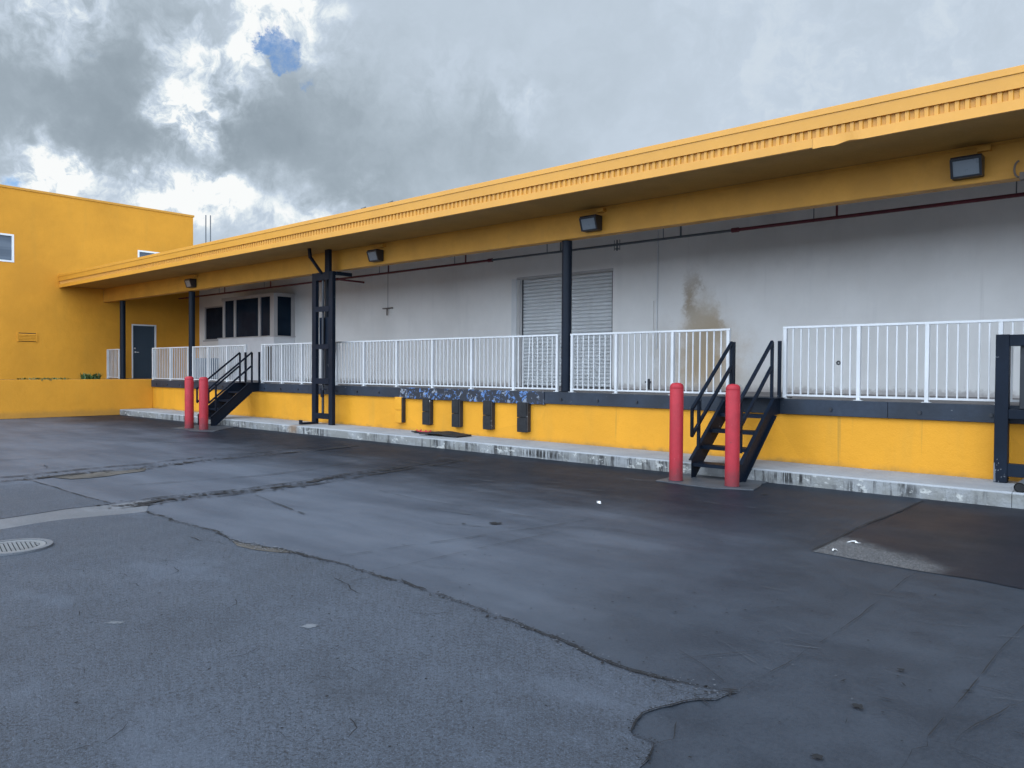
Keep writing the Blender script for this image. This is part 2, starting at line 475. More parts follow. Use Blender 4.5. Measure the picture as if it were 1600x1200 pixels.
def asphalt(base, light, speck, rough, streak=1.0, tint=None, bump=0.3, worn=False, spec=0.5):
    def fn(g):
        p = g.pos()
        big = g.noise(p, 0.28, 5, 0.6)
        mid = g.noise(p, 1.9, 6, 0.65)
        fine = g.noise(p, 85, 5, 0.78)
        grit = g.noise(p, 150, 3, 0.8)
        long_ = g.noise(g.scale(p, (0.18, 1.6, 1)), 1.0, 6, 0.6)
        c = g.mix(g.smooth(big, 0.3, 0.7), base, light)
        c = g.mix(g.smooth(mid, 0.35, 0.75, 0, 0.45), c, tuple(x * 0.72 for x in base))
        c = g.mix(g.math('MULTIPLY', g.smooth(long_, 0.5, 0.75), 0.35 * streak), c, tuple(min(1, x * 1.5) for x in light))
        # aggregate: pale stones and dark pores
        c = g.mix(g.smooth(grit, 0.52, 0.72, 0, speck), c, tuple(min(1, x * 2.4) for x in light))
        c = g.mix(g.smooth(fine, 0.52, 0.36, 0, min(1, speck * 1.4)), c, tuple(x * 0.30 for x in base))
        clump = g.noise(p, 42, 6, 0.78)
        c = g.mix(g.smooth(clump, 0.50, 0.34, 0, min(0.85, speck * 0.9)), c, tuple(x * 0.38 for x in base))
        c = g.mix(g.smooth(clump, 0.55, 0.70, 0, speck * 0.45), c, tuple(min(1, x * 1.7) for x in light))
        c = g.mix(g.smooth(g.noise(p, 110, 3, 0.8), 0.58, 0.70, 0, 0.42), c, (0.13, 0.137, 0.15))
        # pale scuffs, dark drips, faint oil patches
        sc = g.noise(g.scale(p, (0.7, 2.2, 1)), 2.3, 9, 0.78)
        c = g.mix(g.smooth(sc, 0.66, 0.73, 0, 0.40), c, (0.19, 0.20, 0.215))
        dk = g.noise(p, 3.3, 9, 0.78)
        c = g.mix(g.smooth(dk, 0.67, 0.71, 0, 0.7), c, (0.012, 0.013, 0.016))
        pw = g.noise(g.scale(p, (0.6, 1.0, 1)), 1.25, 7, 0.66)
        c = g.mix(g.smooth(pw, 0.52, 0.68, 0, 0.38), c, tuple(min(1, x * 1.5) for x in light))
        oil = g.noise(p, 0.75, 5, 0.65)
        c = g.mix(g.smooth(oil, 0.58, 0.72, 0, 0.45), c, tuple(x * 0.55 for x in base))
        # dull tyre sweeps
        tw = g.n('ShaderNodeTexWave', wave_type='RINGS', rings_direction='Z')
        g.put(tw.inputs['Vector'], g.vmath('ADD', p, (22.0, 9.0, 0.0)))
        tw.inputs['Scale'].default_value = 0.11
        tw.inputs['Distortion'].default_value = 5.0
        tw.inputs['Detail'].default_value = 2.0
        tw.inputs['Detail Scale'].default_value = 0.6
        t = g.math('MULTIPLY', g.smooth(tw.outputs['Fac'], 0.93, 0.99), g.smooth(g.noise(p, 0.5, 3), 0.45, 0.65))
        c = g.mix(g.math('MULTIPLY', t, 0.30 * streak), c, tuple(x * 0.45 for x in base))
        if worn:  # mottled wear, plus sky sheen and dockside shade put into the colour
            m1 = g.noise(p, 9, 8, 0.72)
            c = g.mix(g.smooth(m1, 0.40, 0.62, 0.40, 0), c, tuple(x * 0.45 for x in base))
            # sky sheen painted in as a paler lane; black seal and painted shade dockside
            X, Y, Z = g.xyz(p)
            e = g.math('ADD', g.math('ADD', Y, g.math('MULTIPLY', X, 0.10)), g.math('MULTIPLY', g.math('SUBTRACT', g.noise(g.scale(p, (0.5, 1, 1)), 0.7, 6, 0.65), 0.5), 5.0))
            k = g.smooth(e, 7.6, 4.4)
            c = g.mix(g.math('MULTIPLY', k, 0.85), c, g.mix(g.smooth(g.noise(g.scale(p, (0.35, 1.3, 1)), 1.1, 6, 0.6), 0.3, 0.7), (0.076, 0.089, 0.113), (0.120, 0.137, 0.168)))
            e2 = g.math('ADD', X, g.math('MULTIPLY', g.math('SUBTRACT', g.noise(p, 0.6, 5, 0.65), 0.5), 4.0))  # darker to the right: the canopy's dark reflection painted in
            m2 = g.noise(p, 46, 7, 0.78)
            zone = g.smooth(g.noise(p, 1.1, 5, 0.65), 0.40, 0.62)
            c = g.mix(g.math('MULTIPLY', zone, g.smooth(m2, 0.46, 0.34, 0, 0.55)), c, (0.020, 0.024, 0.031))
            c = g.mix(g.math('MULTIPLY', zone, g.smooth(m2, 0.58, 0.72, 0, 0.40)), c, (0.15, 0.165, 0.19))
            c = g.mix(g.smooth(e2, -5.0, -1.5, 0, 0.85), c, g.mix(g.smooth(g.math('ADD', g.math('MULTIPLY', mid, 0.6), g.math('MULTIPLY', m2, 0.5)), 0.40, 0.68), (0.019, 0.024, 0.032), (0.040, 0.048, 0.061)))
        if tint:
            c = g.mix(g.smooth(g.noise(p, 0.9, 3), 0.35, 0.65, 0, 0.7), c, tint)
        h = g.math('ADD', g.math('MULTIPLY', grit, speck), g.math('ADD', g.math('ADD', g.math('MULTIPLY', clump, 1.4 * speck), g.math('MULTIPLY', fine, 1.2 * speck)), g.math('MULTIPLY', mid, 0.8)))
        r = g.lin(g.math('ADD', g.math('MULTIPLY', mid, 0.6), g.math('ADD', g.math('MULTIPLY', big, 0.6), g.math('MULTIPLY', fine, 0.3))), 0.5, 1.0, rough - 0.07, rough + 0.11)
        return {'col': c, 'rough': r, 'normal': g.bump(h, bump, 0.012), 'spec': spec}
    return fn
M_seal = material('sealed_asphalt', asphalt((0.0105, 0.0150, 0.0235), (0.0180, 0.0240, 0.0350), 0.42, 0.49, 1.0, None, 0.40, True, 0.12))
M_old = material('worn_rough_asphalt', asphalt((0.052, 0.066, 0.090), (0.082, 0.101, 0.134), 0.9, 0.62, 0.5, None, 0.9))
def stained_fn(g):
    d = asphalt((0.0115, 0.0145, 0.021), (0.0165, 0.020, 0.028), 0.35, 0.5, 0.4, (0.0185, 0.0165, 0.0215), 0.25, False, 0.12)(g)
    p = g.pos()
    X, Y, Z = g.xyz(p)
    # wedge where the seal has worn off to the stones along the slab edge
    n = g.math('SUBTRACT', g.noise(p, 4.5, 7, 0.7), 0.5)
    top = g.math('MULTIPLY_ADD', X, -0.62, 5.98)
    k = g.smooth(g.math('SUBTRACT', g.math('ADD', Y, g.math('MULTIPLY', n, 0.55)), top), 0.10, -0.30)
    k = g.math('MULTIPLY', k, g.smooth(g.math('ADD', X, g.math('MULTIPLY', n, 0.3)), -1.28, -1.50))
    st = g.noise(p, 75, 5, 0.8)
    stones = g.mix(g.smooth(st, 0.40, 0.64), (0.030, 0.032, 0.036), (0.20, 0.205, 0.21))
    d['col'] = g.mix(g.math('MULTIPLY', k, 0.85), d['col'], stones)
    return d
M_red_as = material('reddish_stained_asphalt', stained_fn)
M_slab = material('pale_concrete_strip', asphalt((0.10, 0.112, 0.130), (0.145, 0.158, 0.176), 0.3, 0.5, 1.0, None, 0.3))
M_pale = material('pale_sealed_asphalt', asphalt((0.042, 0.048, 0.057), (0.080, 0.087, 0.097), 0.25, 0.46, 1.0, None, 0.22))


M_rustsoil = paint('brown_crumbled_asphalt', (0.085, 0.075, 0.064), 0.9, 0.5, 0.6, (0.04, 0.035, 0.03), 0.9)
M_crack = paint('dark_crack_grit', (0.010, 0.010, 0.012), 0.95, 0.4)  # plain dark grit for cracks, pits and potholes
M_tar = paint('faint_joint', (0.022, 0.024, 0.028), 0.9, 0.3)

# ------------------------------------------------------------------ levels and planes (metres; camera stands at x = y = 0)
ZD = 1.13            # dock floor
ZK = 0.18            # kerb top
YK = 10.27           # kerb face
YS = 11.28           # steel edge face
YW = 14.90           # warehouse wall face
XR = -26.10          # retaining wall face
XA = -30.0           # annex facade
XE = 7.0             # right end of what is built

# ------------------------------------------------------------------ ground
def sheet(polys, z):
    m = MB()
    for poly in polys:
        m.add([(p[0], p[1], z) for p in poly], [tuple(range(len(poly)))])
    return m

def up(poly):
    a = sum(p[0] * q[1] - q[0] * p[1] for p, q in zip(poly, poly[1:] + poly[:1]))
    return poly if a > 0 else poly[::-1]

g0 = MB()
g0.add([(-140, -140, 0), (140, -140, 0), (140, 140, 0), (-140, 140, 0)], [(0, 1, 2, 3)])
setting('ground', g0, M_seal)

edge_a = fractal([(-8.27, 3.52), (-7.21, 3.50), (-6.34, 3.43), (-6.0, 3.48), (-5.42, 3.55), (-4.88, 3.60), (-4.36, 3.56), (-4.1, 3.57),
                  (-3.79, 3.54), (-3.5, 3.52), (-3.19, 3.46), (-2.91, 3.44), (-2.65, 3.41), (-2.36, 3.34), (-2.04, 3.31), (-1.84, 3.34), (-1.72, 3.37), (-1.57, 3.43)], 0.075, 5, 3)
edge_b = fractal([(-1.57, 3.43), (-1.61, 3.28), (-1.71, 3.16), (-1.77, 3.0), (-1.77, 2.85), (-1.73, 2.74), (-1.67, 2.72), (-1.60, 2.71), (-1.57, 2.63), (-1.55, 2.52)], 0.06, 4, 5)
edge_c = fractal([(-1.55, 2.52), (-1.30, 1.9), (-0.4, 1.2), (1.2, 0.2), (3.0, -2.0), (4.0, -8.0)], 0.06, 3, 8)
strip_low = fractal([(-8.27, 3.52), (-8.44, 2.78), (-8.34, 2.20), (-8.36, 0.0), (-8.4, -8.0)], 0.03, 4, 6)
strip_up = fractal([(-9.02, 3.95), (-8.97, 3.50), (-9.02, 2.98), (-8.90, 2.35), (-8.96, 0.0), (-9.0, -8.0)], 0.02, 4, 9)
old_poly = [(p.x, p.y) for p in edge_a] + [(p.x, p.y) for p in edge_b[1:]] + [(p.x, p.y) for p in edge_c[1:]] + [(p.x, p.y) for p in reversed(strip_low[1:])]
setting('worn_asphalt', sheet([up(old_poly)], 0.004), M_old)
strip_poly = [(p.x, p.y) for p in strip_up] + [(p.x, p.y) for p in reversed(strip_low)]
strip_poly = [q for q in strip_poly if q[1] < 3.9] 
setting('concrete_strip', sheet([up(strip_poly)], 0.004), M_slab)
diag = fractal([(-11.84, 3.30), (-11.6, 3.43), (-10.42, 3.43), (-9.45, 3.45), (-9.03, 3.47)], 0.03, 4, 12)
dp = [(p.x, p.y) for p in diag] + [(p.x - 0.03, p.y) for p in strip_up[1:] if p.y < 3.4] + [(-11.9, -8.0)]
setting('asphalt_patch', sheet([up(dp)], 0.004), M_old)
# pale triangle of bare slab beside the two long joints
tri = [(p.x, p.y + 0.05) for p in diag] + [(-9.0, 3.9), (-8.9, 4.4), (-8.9, 5.0), (-8.95, 5.8), (-9.1, 6.9), (-9.3, 8.0), (-10.2, 8.3), (-11.2, 8.0), (-12.0, 7.0), (-12.1, 6.2), (-11.95, 5.4), (-11.90, 4.4), (-11.86, 3.7)]
red_poly = [(-2.36, 6.57), (-2.36, 7.4), (-2.35, 8.59), (-2.31, 10.24), (2.0, 10.24), (2.0, 6.2), (-0.87, 6.45), (-1.1, 6.50), (-1.5, 6.49), (-1.92, 6.52)]
setting('stained_asphalt', sheet([up(red_poly)], 0.004), M_red_as)
rl = fractal([(-6.30, 3.42), (-6.0, 3.47), (-5.7, 3.55), (-5.5, 3.56), (-5.62, 3.46), (-5.85, 3.38), (-6.1, 3.36), (-6.30, 3.42)], 0.03, 3, 22)[:-1]
setting('crumbled_asphalt', sheet([up([(p.x, p.y) for p in rl])], 0.008), M_rustsoil)

rl = fractal([(-11.80, 3.75), (-11.40, 3.85), (-11.35, 4.3), (-11.55, 4.9), (-11.85, 5.05), (-11.87, 4.4), (-11.80, 3.75)], 0.08, 3, 27)[:-1]
setting('crumbled_asphalt', sheet([up([(p.x, p.y) for p in rl])], 0.008), M_rustsoil)

def ribbon(mb, pts, w0, w1, z, seed, amp=0.02, levels=4, gap=0.0):
    rnd = random.Random(seed)
    ps = fractal(pts, amp, levels, seed)
    w = w0
    run = []
    def flush(run):
        if len(run) < 2:
            return
        vs, fs = [], []
        for i, (p, ww) in enumerate(run):
            a = run[max(0, i - 1)][0]
            b = run[min(len(run) - 1, i + 1)][0]
            d = (b - a)
            if d.length < 1e-6:
                d = Vector((1, 0))
            n = Vector((-d.y, d.x)).normalized()
            if i in (0, len(run) - 1):
                ww = ww * 0.15
            vs += [(p.x + n.x * ww / 2, p.y + n.y * ww / 2, z), (p.x - n.x * ww / 2, p.y - n.y * ww / 2, z)]
            if i:
                k = 2 * i
                fs.append((k - 2, k - 1, k + 1, k))
        mb.add(vs, fs)
    for p in ps:
        w = min(w1, max(w0, w + rnd.uniform(-1, 1) * (w1 - w0) * 0.6))
        run.append((p, w))
        if gap and rnd.random() < gap:
            flush(run)
            run = []
    flush(run)

ck = MB()
ribbon(ck, [(p.x, p.y) for p in edge_a], 0.002, 0.020, 0.011, 1, 0.004, 1)
ribbon(ck, [(p.x, p.y + 0.015) for p in edge_a], 0.001, 0.018, 0.0115, 111, 0.012, 1, 0.12)
ribbon(ck, [(p.x, p.y) for p in edge_b], 0.002, 0.010, 0.011, 2, 0.004, 1)
ribbon(ck, [(-1.57, 3.43), (-1.62, 3.38), (-1.70, 3.24), (-1.60, 3.20)], 0.004, 0.010, 0.012, 30, 0.03)
ribbon(ck, [(-1.95, 3.30), (-1.80, 3.24), (-1.66, 3.27)], 0.003, 0.008, 0.012, 31, 0.03)
ribbon(ck, [(-1.60, 2.71), (-1.56, 2.80), (-1.63, 2.95)], 0.003, 0.007, 0.012, 32, 0.03)
ribbon(ck, [(p.x, p.y) for p in diag], 0.006, 0.022, 0.011, 3, 0.01, 1)
crumb = MB()
def crumbs(mb, pts, n, spread, r0, r1, z, seed):
    rr = random.Random(seed)
    for _ in range(n):
        i = rr.randrange(len(pts) - 1)
        t = rr.random()
        q = Vector(pts[i]) * (1 - t) + Vector(pts[i + 1]) * t
        x, y = q[0] + rr.gauss(0, spread), q[1] + rr.gauss(0, spread)
        r = r0 + (r1 - r0) * rr.random() ** 2
        k = rr.randint(4, 6)
        a0 = rr.uniform(0, 6.28)
        mb.add([(x + r * rr.uniform(0.5, 1.2) * math.cos(a0 + 6.283 * j / k), y + r * rr.uniform(0.5, 1.2) * math.sin(a0 + 6.283 * j / k), z) for j in range(k)], [tuple(range(k))])
ea = [(p.x, p.y) for p in edge_a]
eb = [(p.x, p.y) for p in edge_b]
crumbs(ck, ea, 700, 0.022, 0.002, 0.014, 0.0125, 501)
crumbs(ck, eb, 160, 0.016, 0.002, 0.008, 0.0125, 502)
crumbs(ck, [(-8.80, 3.38), (-8.86, 4.0), (-8.80, 4.43), (-8.71, 5.06), (-8.77, 5.74), (-8.98, 6.84), (-9.17, 7.99)], 420, 0.12, 0.006, 0.035, 0.0128, 503)
crumbs(ck, [(-11.84, 3.13), (-11.90, 4.1), (-11.90, 5.06), (-12.18, 6.25), (-12.24, 8.02)], 300, 0.12, 0.006, 0.035, 0.0128, 504)
crumbs(ck, [(-2.36, 6.57), (-2.37, 7.4), (-2.35, 8.59), (-2.31, 10.1)], 200, 0.02, 0.003, 0.012, 0.0128, 505)
crumbs(crumb, ea, 420, 0.04, 0.002, 0.009, 0.0132, 506)
crumbs(crumb, [(-6.3, 3.42), (-5.5, 3.52)], 260, 0.05, 0.002, 0.012, 0.0134, 507)
o_ = setting('asphalt_crumbs', crumb, M_slab, 'stuff')
tag(o_, 'loose pale grit along the broken edge of the worn asphalt', 'grit')
# two long open joints running towards the dock
for k, (dx, ga, w) in enumerate([(0.0, 0.012, 0.11), (0.16, 0.05, 0.06), (-0.18, 0.09, 0.05)]):
    ribbon(ck, [(-8.80 + dx, 3.38), (-8.86 + dx, 4.0), (-8.80 + dx, 4.43), (-8.71 + dx, 5.06), (-8.77 + dx, 5.74), (-8.98 + dx, 6.84), (-9.17 + dx, 7.99), (-9.27 + dx, 9.23)], 0.012, w, 0.012 + 0.001 * k, 40 + k, 0.07, 6, ga)
for k, (dx, ga, w) in enumerate([(0.0, 0.015, 0.13), (-0.45, 0.10, 0.06)]):
    ribbon(ck, [(-11.84 + dx, 3.13), (-11.78 + dx, 3.5), (-11.90 + dx, 4.1), (-11.95 + dx, 4.6), (-11.90 + dx, 5.06), (-11.95 + dx, 5.4), (-12.18 + dx, 6.25), (-12.12 + dx, 7.01), (-12.24 + dx, 8.02), (-12.36 + dx, 9.42)], 0.015, w, 0.012 + 0.001 * k, 50 + k, 0.07, 6, ga)
ribbon(ck, [(-2.36, 6.57), (-2.37, 7.4), (-2.35, 8.59), (-2.31, 10.1)], 0.010, 0.032, 0.012, 60, 0.02, 5)
ribbon(ck, [(-1.5, 6.47), (-1.51, 5.85), (-1.5, 5.09), (-1.51, 4.45), (-1.53, 3.93), (-1.57, 3.43)], 0.001, 0.006, 0.012, 61, 0.025, 5, 0.10)
ribbon(ck, [(-0.7, 5.52), (-0.73, 5.03), (-0.75, 4.26), (-0.77, 3.82), (-0.78, 3.53)], 0.001, 0.006, 0.012, 62, 0.012, 5, 0.04)
ribbon(ck, [(-0.78, 3.53), (-0.76, 3.44), (-0.80, 3.37), (-0.79, 3.21), (-0.80, 2.9)], 0.001, 0.006, 0.012, 63, 0.02)
ribbon(ck, [(-0.53, 4.23), (-0.60, 3.98), (-0.66, 3.76), (-0.68, 3.52), (-0.76, 3.50)], 0.001, 0.006, 0.013, 64, 0.03)
ribbon(ck, [(-0.72, 3.51), (-0.65, 3.48), (-0.53, 3.44), (-0.45, 3.44)], 0.001, 0.006, 0.013, 65, 0.02)
ribbon(ck, [(-0.75, 4.26), (-0.67, 4.28), (-0.57, 4.26)], 0.004, 0.007, 0.013, 66, 0.01)
ribbon(ck, [(-6.73, 3.24), (-6.52, 3.23), (-6.33, 3.31), (-6.19, 3.30)], 0.003, 0.012, 0.012, 67, 0.04)
ribbon(ck, [(-4.64, 3.31), (-4.42, 3.28), (-4.18, 3.19)], 0.003, 0.008, 0.012, 68, 0.04)
ribbon(ck, [(-4.43, 3.55), (-4.46, 3.40), (-4.45, 3.31)], 0.003, 0.008, 0.013, 69, 0.03)
ribbon(ck, [(-1.72, 4.26), (-1.62, 4.30), (-1.52, 4.28)], 0.003, 0.007, 0.012, 70, 0.02)
ribbon(ck, [(-13.29, 3.76), (-13.36, 4.13), (-12.84, 3.99), (-12.7, 4.6)], 0.006, 0.022, 0.012, 71, 0.06, 4, 0.1)
ribbon(ck, [(-14.6, 3.6), (-14.2, 4.6), (-14.5, 5.8)], 0.006, 0.02, 0.012, 72, 0.06, 4, 0.2)
ribbon(ck, [(-2.05, 3.72), (-1.86, 3.62), (-1.66, 3.48)], 0.003, 0.007, 0.013, 73, 0.01)
ribbon(ck, [(-1.98, 3.60), (-1.75, 3.95), (-1.70, 4.02)], 0.002, 0.006, 0.014, 74, 0.012)
rnd = random.Random(99)
for i in range(46):          # short hairline cracks in the old surface
    x, y = rnd.uniform(-7.5, -1.9), rnd.uniform(0.9, 3.35)
    if y > 3.3 + 0.0 * x:
        continue
    a = rnd.uniform(0, math.pi)
    L = rnd.uniform(0.06, 0.26)
    ribbon(ck, [(x, y), (x + L * 0.5 * math.cos(a), y + L * 0.5 * math.sin(a)), (x + L * math.cos(a + 0.4), y + L * math.sin(a + 0.4))], 0.001, 0.005, 0.012, 200 + i, 0.03, 3)
for i in range(60):          # pits and short scars in the sealed surface near the right-hand corner
    x, y = rnd.uniform(-1.45, -0.3), rnd.uniform(3.1, 6.2)
    a = rnd.gauss(0.0, 0.5) + (0 if rnd.random() < 0.7 else 1.4)
    L = rnd.uniform(0.02, 0.10)
    ribbon(ck, [(x, y), (x + L * math.cos(a), y + L * math.sin(a))], 0.003, 0.016, 0.012, 300 + i, 0.03, 3)
setting('asphalt_cracks', ck, M_crack)

fj = MB()
ribbon(fj, [(-5.14, 3.72), (-5.06, 4.13), (-4.91, 4.73), (-4.79, 5.36), (-4.61, 6.02), (-4.5, 6.9)], 0.002, 0.011, 0.012, 80, 0.02, 5, 0.08)
ribbon(fj, [(-4.56, 3.66), (-4.52, 4.21), (-4.49, 4.95), (-4.42, 5.78)], 0.002, 0.008, 0.012, 81, 0.015, 5, 0.05)
ribbon(fj, [(-2.40, 6.57), (-3.11, 6.44), (-3.85, 6.23), (-4.58, 5.88)], 0.003, 0.010, 0.013, 82, 0.02, 5, 0.12)
ribbon(fj, [(-4.60, 6.0), (-5.6, 6.05), (-6.6, 6.0), (-7.6, 6.1)], 0.003, 0.010, 0.013, 83, 0.03, 5, 0.10)
ribbon(fj, [(-10.3, 4.0), (-10.0, 5.2), (-9.9, 6.6), (-10.4, 8.2)], 0.01, 0.03, 0.013, 84, 0.04, 4, 0.05)
ribbon(fj, [(-17.5, 6.2), (-14.63, 7.6), (-10.74, 8.19), (-8.68, 8.36)], 0.01, 0.025, 0.013, 85, 0.04, 5, 0.12)
ribbon(fj, [(-8.6, 4.9), (-7.6, 4.7), (-6.8, 4.55)], 0.006, 0.02, 0.013, 86, 0.03, 4, 0.1)
setting('asphalt_joints', fj, M_tar)

sf = MB()
rs = random.Random(77)
def scuff(x, y, a, L, w, seed):
    ribbon(sf, [(x, y), (x + L * 0.5 * math.cos(a), y + L * 0.5 * math.sin(a)), (x + L * math.cos(a + 0.1), y + L * math.sin(a + 0.1))], w * 0.2, w, 0.0095, seed, 0.008, 4, 0.12)
for i in range(60):
    scuff(rs.uniform(-4.5, -0.6), rs.uniform(3.9, 6.8), rs.gauss(0.25, 0.35), rs.uniform(0.05, 0.40), rs.uniform(0.002, 0.006), 600 + i)
for k in range(3):
    scuff(-1.95 + 0.07 * k, 4.02 - 0.05 * k, -0.55, 0.30, 0.004, 700 + k)
for i in range(26):
    scuff(rs.uniform(-12, -4), rs.uniform(5.0, 9.3), rs.gauss(0.1, 0.3), rs.uniform(0.2, 1.1), rs.uniform(0.01, 0.03), 720 + i)
for i in range(22):
    scuff(rs.uniform(-6.5, -1.9), rs.uniform(1.2, 3.2), rs.uniform(0, 3), rs.uniform(0.05, 0.3), rs.uniform(0.002, 0.006), 760 + i)
crumbs(sf, [(-4.5, 4.6), (-1.2, 4.9)], 240, 0.9, 0.002, 0.007, 0.0097, 520)
crumbs(sf, [(-7.0, 2.2), (-2.2, 2.4)], 160, 0.7, 0.002, 0.007, 0.0097, 521)
setting('asphalt_scuffs', sf, M_scuff)
dkm = MB()
crumbs(dkm, [(-4.5, 4.6), (-0.8, 4.4)], 200, 0.9, 0.003, 0.012, 0.0099, 523)
crumbs(dkm, [(-7.0, 2.2), (-2.2, 2.4)], 260, 0.7, 0.002, 0.010, 0.0099, 524)
setting('asphalt_pits', dkm, M_crack)

# concrete pads in front of the stairs, one open potholes' worth of dark grit
def pad(pts, seed):
    p = fractal(pts + pts[:1], 0.05, 3, seed)[:-1]
    return up([(q.x, q.y) for q in p])
pm = MB()
for poly in (pad([(-5.50, 9.30), (-5.52, YK - 0.01), (-4.30, YK - 0.01), (-4.15, 9.45), (-4.62, 9.22)], 15), pad([(-19.3, 8.85), (-20.1, YK - 0.01), (-18.6, YK - 0.01), (-17.6, 9.1), (-18.2, 8.80)], 16)):
    pm.prism(poly, 'z', 0.001, 0.014)
setting('concrete_pad', pm, M_pale)
hp = MB()
for cx, cy, r, sd in ((-5.12, 5.58, 0.085, 1), (-5.33, 5.35, 0.03, 2), (-1.09, 3.64, 0.035, 3), (-1.06, 4.24, 0.025, 4), (-1.07, 3.05, 0.03, 5), (-0.62, 5.2, 0.04, 6), (-3.9, 9.2, 0.06, 8), (-0.45, 6.4, 0.08, 9)):
    rr = random.Random(sd)
    pts = [(cx + r * rr.uniform(0.3, 1.1) * math.cos(t * math.pi / 8), cy + r * rr.uniform(0.3, 1.1) * math.sin(t * math.pi / 8)) for t in range(16)]
    hp.add([(x, y, 0.013) for x, y in pts], [tuple(range(16))])
setting('potholes', hp, M_crack)

# ------------------------------------------------------------------ kerb in front of the dock
kb = MB()
rk = random.Random(4)
joints = [XR, -22.6, -19.0, -15.4, -11.9, -8.4, -4.9, -1.45, 2.0, XE]
for a, b in zip(joints, joints[1:]):
    n = 10
    vs, fs = [], []
    for i in range(n + 1):
        x = a + 0.003 + (b - a - 0.006) * i / n
        dy = rk.uniform(-0.008, 0.008)
        prof = [(YK + 0.006 + dy, 0.0), (YK + dy, 0.06), (YK + dy, ZK - 0.02), (YK + 0.02 + dy, ZK), (11.335, ZK), (11.335, 0.0)]
        vs += [(x, y, z) for y, z in prof]
        if i:
            k = 6 * i
            fs += [(k - 6 + j, k + j, k + (j + 1) % 6, k - 6 + (j + 1) % 6) for j in range(6)]
    fs += [(5, 4, 3, 2, 1, 0), tuple(range(6 * n, 6 * n + 6))]
    fs = [tuple(reversed(q)) for q in fs]
    kb.add(vs, fs)
setting('kerb', kb, M_kerb)

# ------------------------------------------------------------------ loading dock
dock = thing('loading_dock', 'raised loading dock with yellow front wall and dark steel edge', 'loading dock', (-10, 11.3, 0))
MB().box(XR, XE, 11.33, 11.60, 0.0, 0.905).build('front_wall', M_yellow_dock, dock)
MB().box(XA + 0.002, XE, 11.336, YW, 0.906, ZD).build('floor_slab', M_floor, dock)
segs = [XR, -22.5, -19.4, -16.9, -13.30, -9.10, -5.85, -3.05, 0.4, 3.6, XE]
for a, b in zip(segs, segs[1:]):
    if a == -13.30:
        # worn leveller plate with peeling blue paint
        pl = MB().box(a + 0.003, b - 0.003, YS - 0.012, 11.335, 0.885, ZD + 0.004)
        o = pl.build('leveller_lip', M_peel, dock, 0.006)
        o['label'] = 'steel lip with peeling blue paint above the bumpers'
        continue
    e = MB().box(a + 0.002, b - 0.002, YS, 11.335, 0.905, ZD + 0.002)
    o = e.build('steel_edge', M_edge, dock, 0.006)
    x = a + 0.4
    while x < b - 0.2:
        MB().tube((x, YS - 0.022, 1.0), (x, YS, 1.0), 0.024, n=8).build('bolt', M_rod, o)
        x += 0.82

# dock bumpers
def bumper(x0, x1, label, mat_face, mat_side, dz=0.0):
    t = thing('dock_bumper', label, 'dock bumper', (x0, 11.33, 0.62), 'rubber bumpers on the yellow dock wall')
    z0, z1, zm = 0.335 + dz, 0.915 + dz, 0.62 + dz
    yf = 11.22
    for k, (a, b) in enumerate(((z0, zm - 0.003), (zm + 0.003, z1))):
        j = random.Random(int(x0 * 100) + k).uniform(-0.003, 0.003)
        MB().prism([(yf + 0.004 + j, a), (11.329, a), (11.329, b), (yf + j + 0.004, b), (yf + j, (a + b) / 2)], 'x', x0, x1 - 0.034).build('rubber_pad', mat_face, t, 0.008)
    MB().box(x1 - 0.03, x1 - 0.004, yf + 0.012, 11.328, z0 + 0.01, z1 - 0.012).build('end_plate', mat_side, t, 0.004)
bumper(-13.41, -13.147, 'leftmost dock bumper, painted over in yellow', M_yellow_dock, M_laminate)
bumper(-12.483, -12.235, 'black bumper with badly scuffed side, next to the yellow bumper', M_rubber, M_laminate)
bumper(-11.562, -11.32, 'black bumper right above the black mat on the kerb', M_rubber, M_laminate)
bumper(-10.66, -10.41, 'second black bumper from the right, under peeling blue paint', M_rubber, M_laminate)
bumper(-9.743, -9.47, 'rightmost black bumper at the right end of the peeling blue lip', M_rubber, M_laminate)

# ------------------------------------------------------------------ warehouse
wh = thing('warehouse', 'long single storey warehouse with white wall under a yellow canopy', 'warehouse', (-10, YW, 0))
RX0, RX1, RZ = -12.95, -10.0, 3.87
SX0, SX1 = -29.6, -28.1
w = MB()
y1 = YW + 0.30
w.box(XA + 0.001, SX0, YW, y1, ZD, 4.735)
w.box(SX0, SX1, YW, y1, ZD, 2.66)
w.box(SX0, SX1, YW, y1, 3.99, 4.735)
w.box(SX1, RX0, YW, y1, ZD, 4.735)
w.box(RX0, RX1, YW, y1, RZ, 4.735)
w.box(RX1, XE, YW, y1, ZD, 4.735)
w.build('wall', M_wall, wh)
# shallow pilaster and the conduit beside it
o = MB().box(-9.03, -8.90, YW - 0.03, YW + 0.01, ZD, 3.10).build('pilaster', M_wall, wh)
MB().tube((-8.82, YW - 0.022, ZD + 0.9), (-8.80, YW - 0.022, 4.73), 0.014, n=10).build('conduit', M_base, wh)
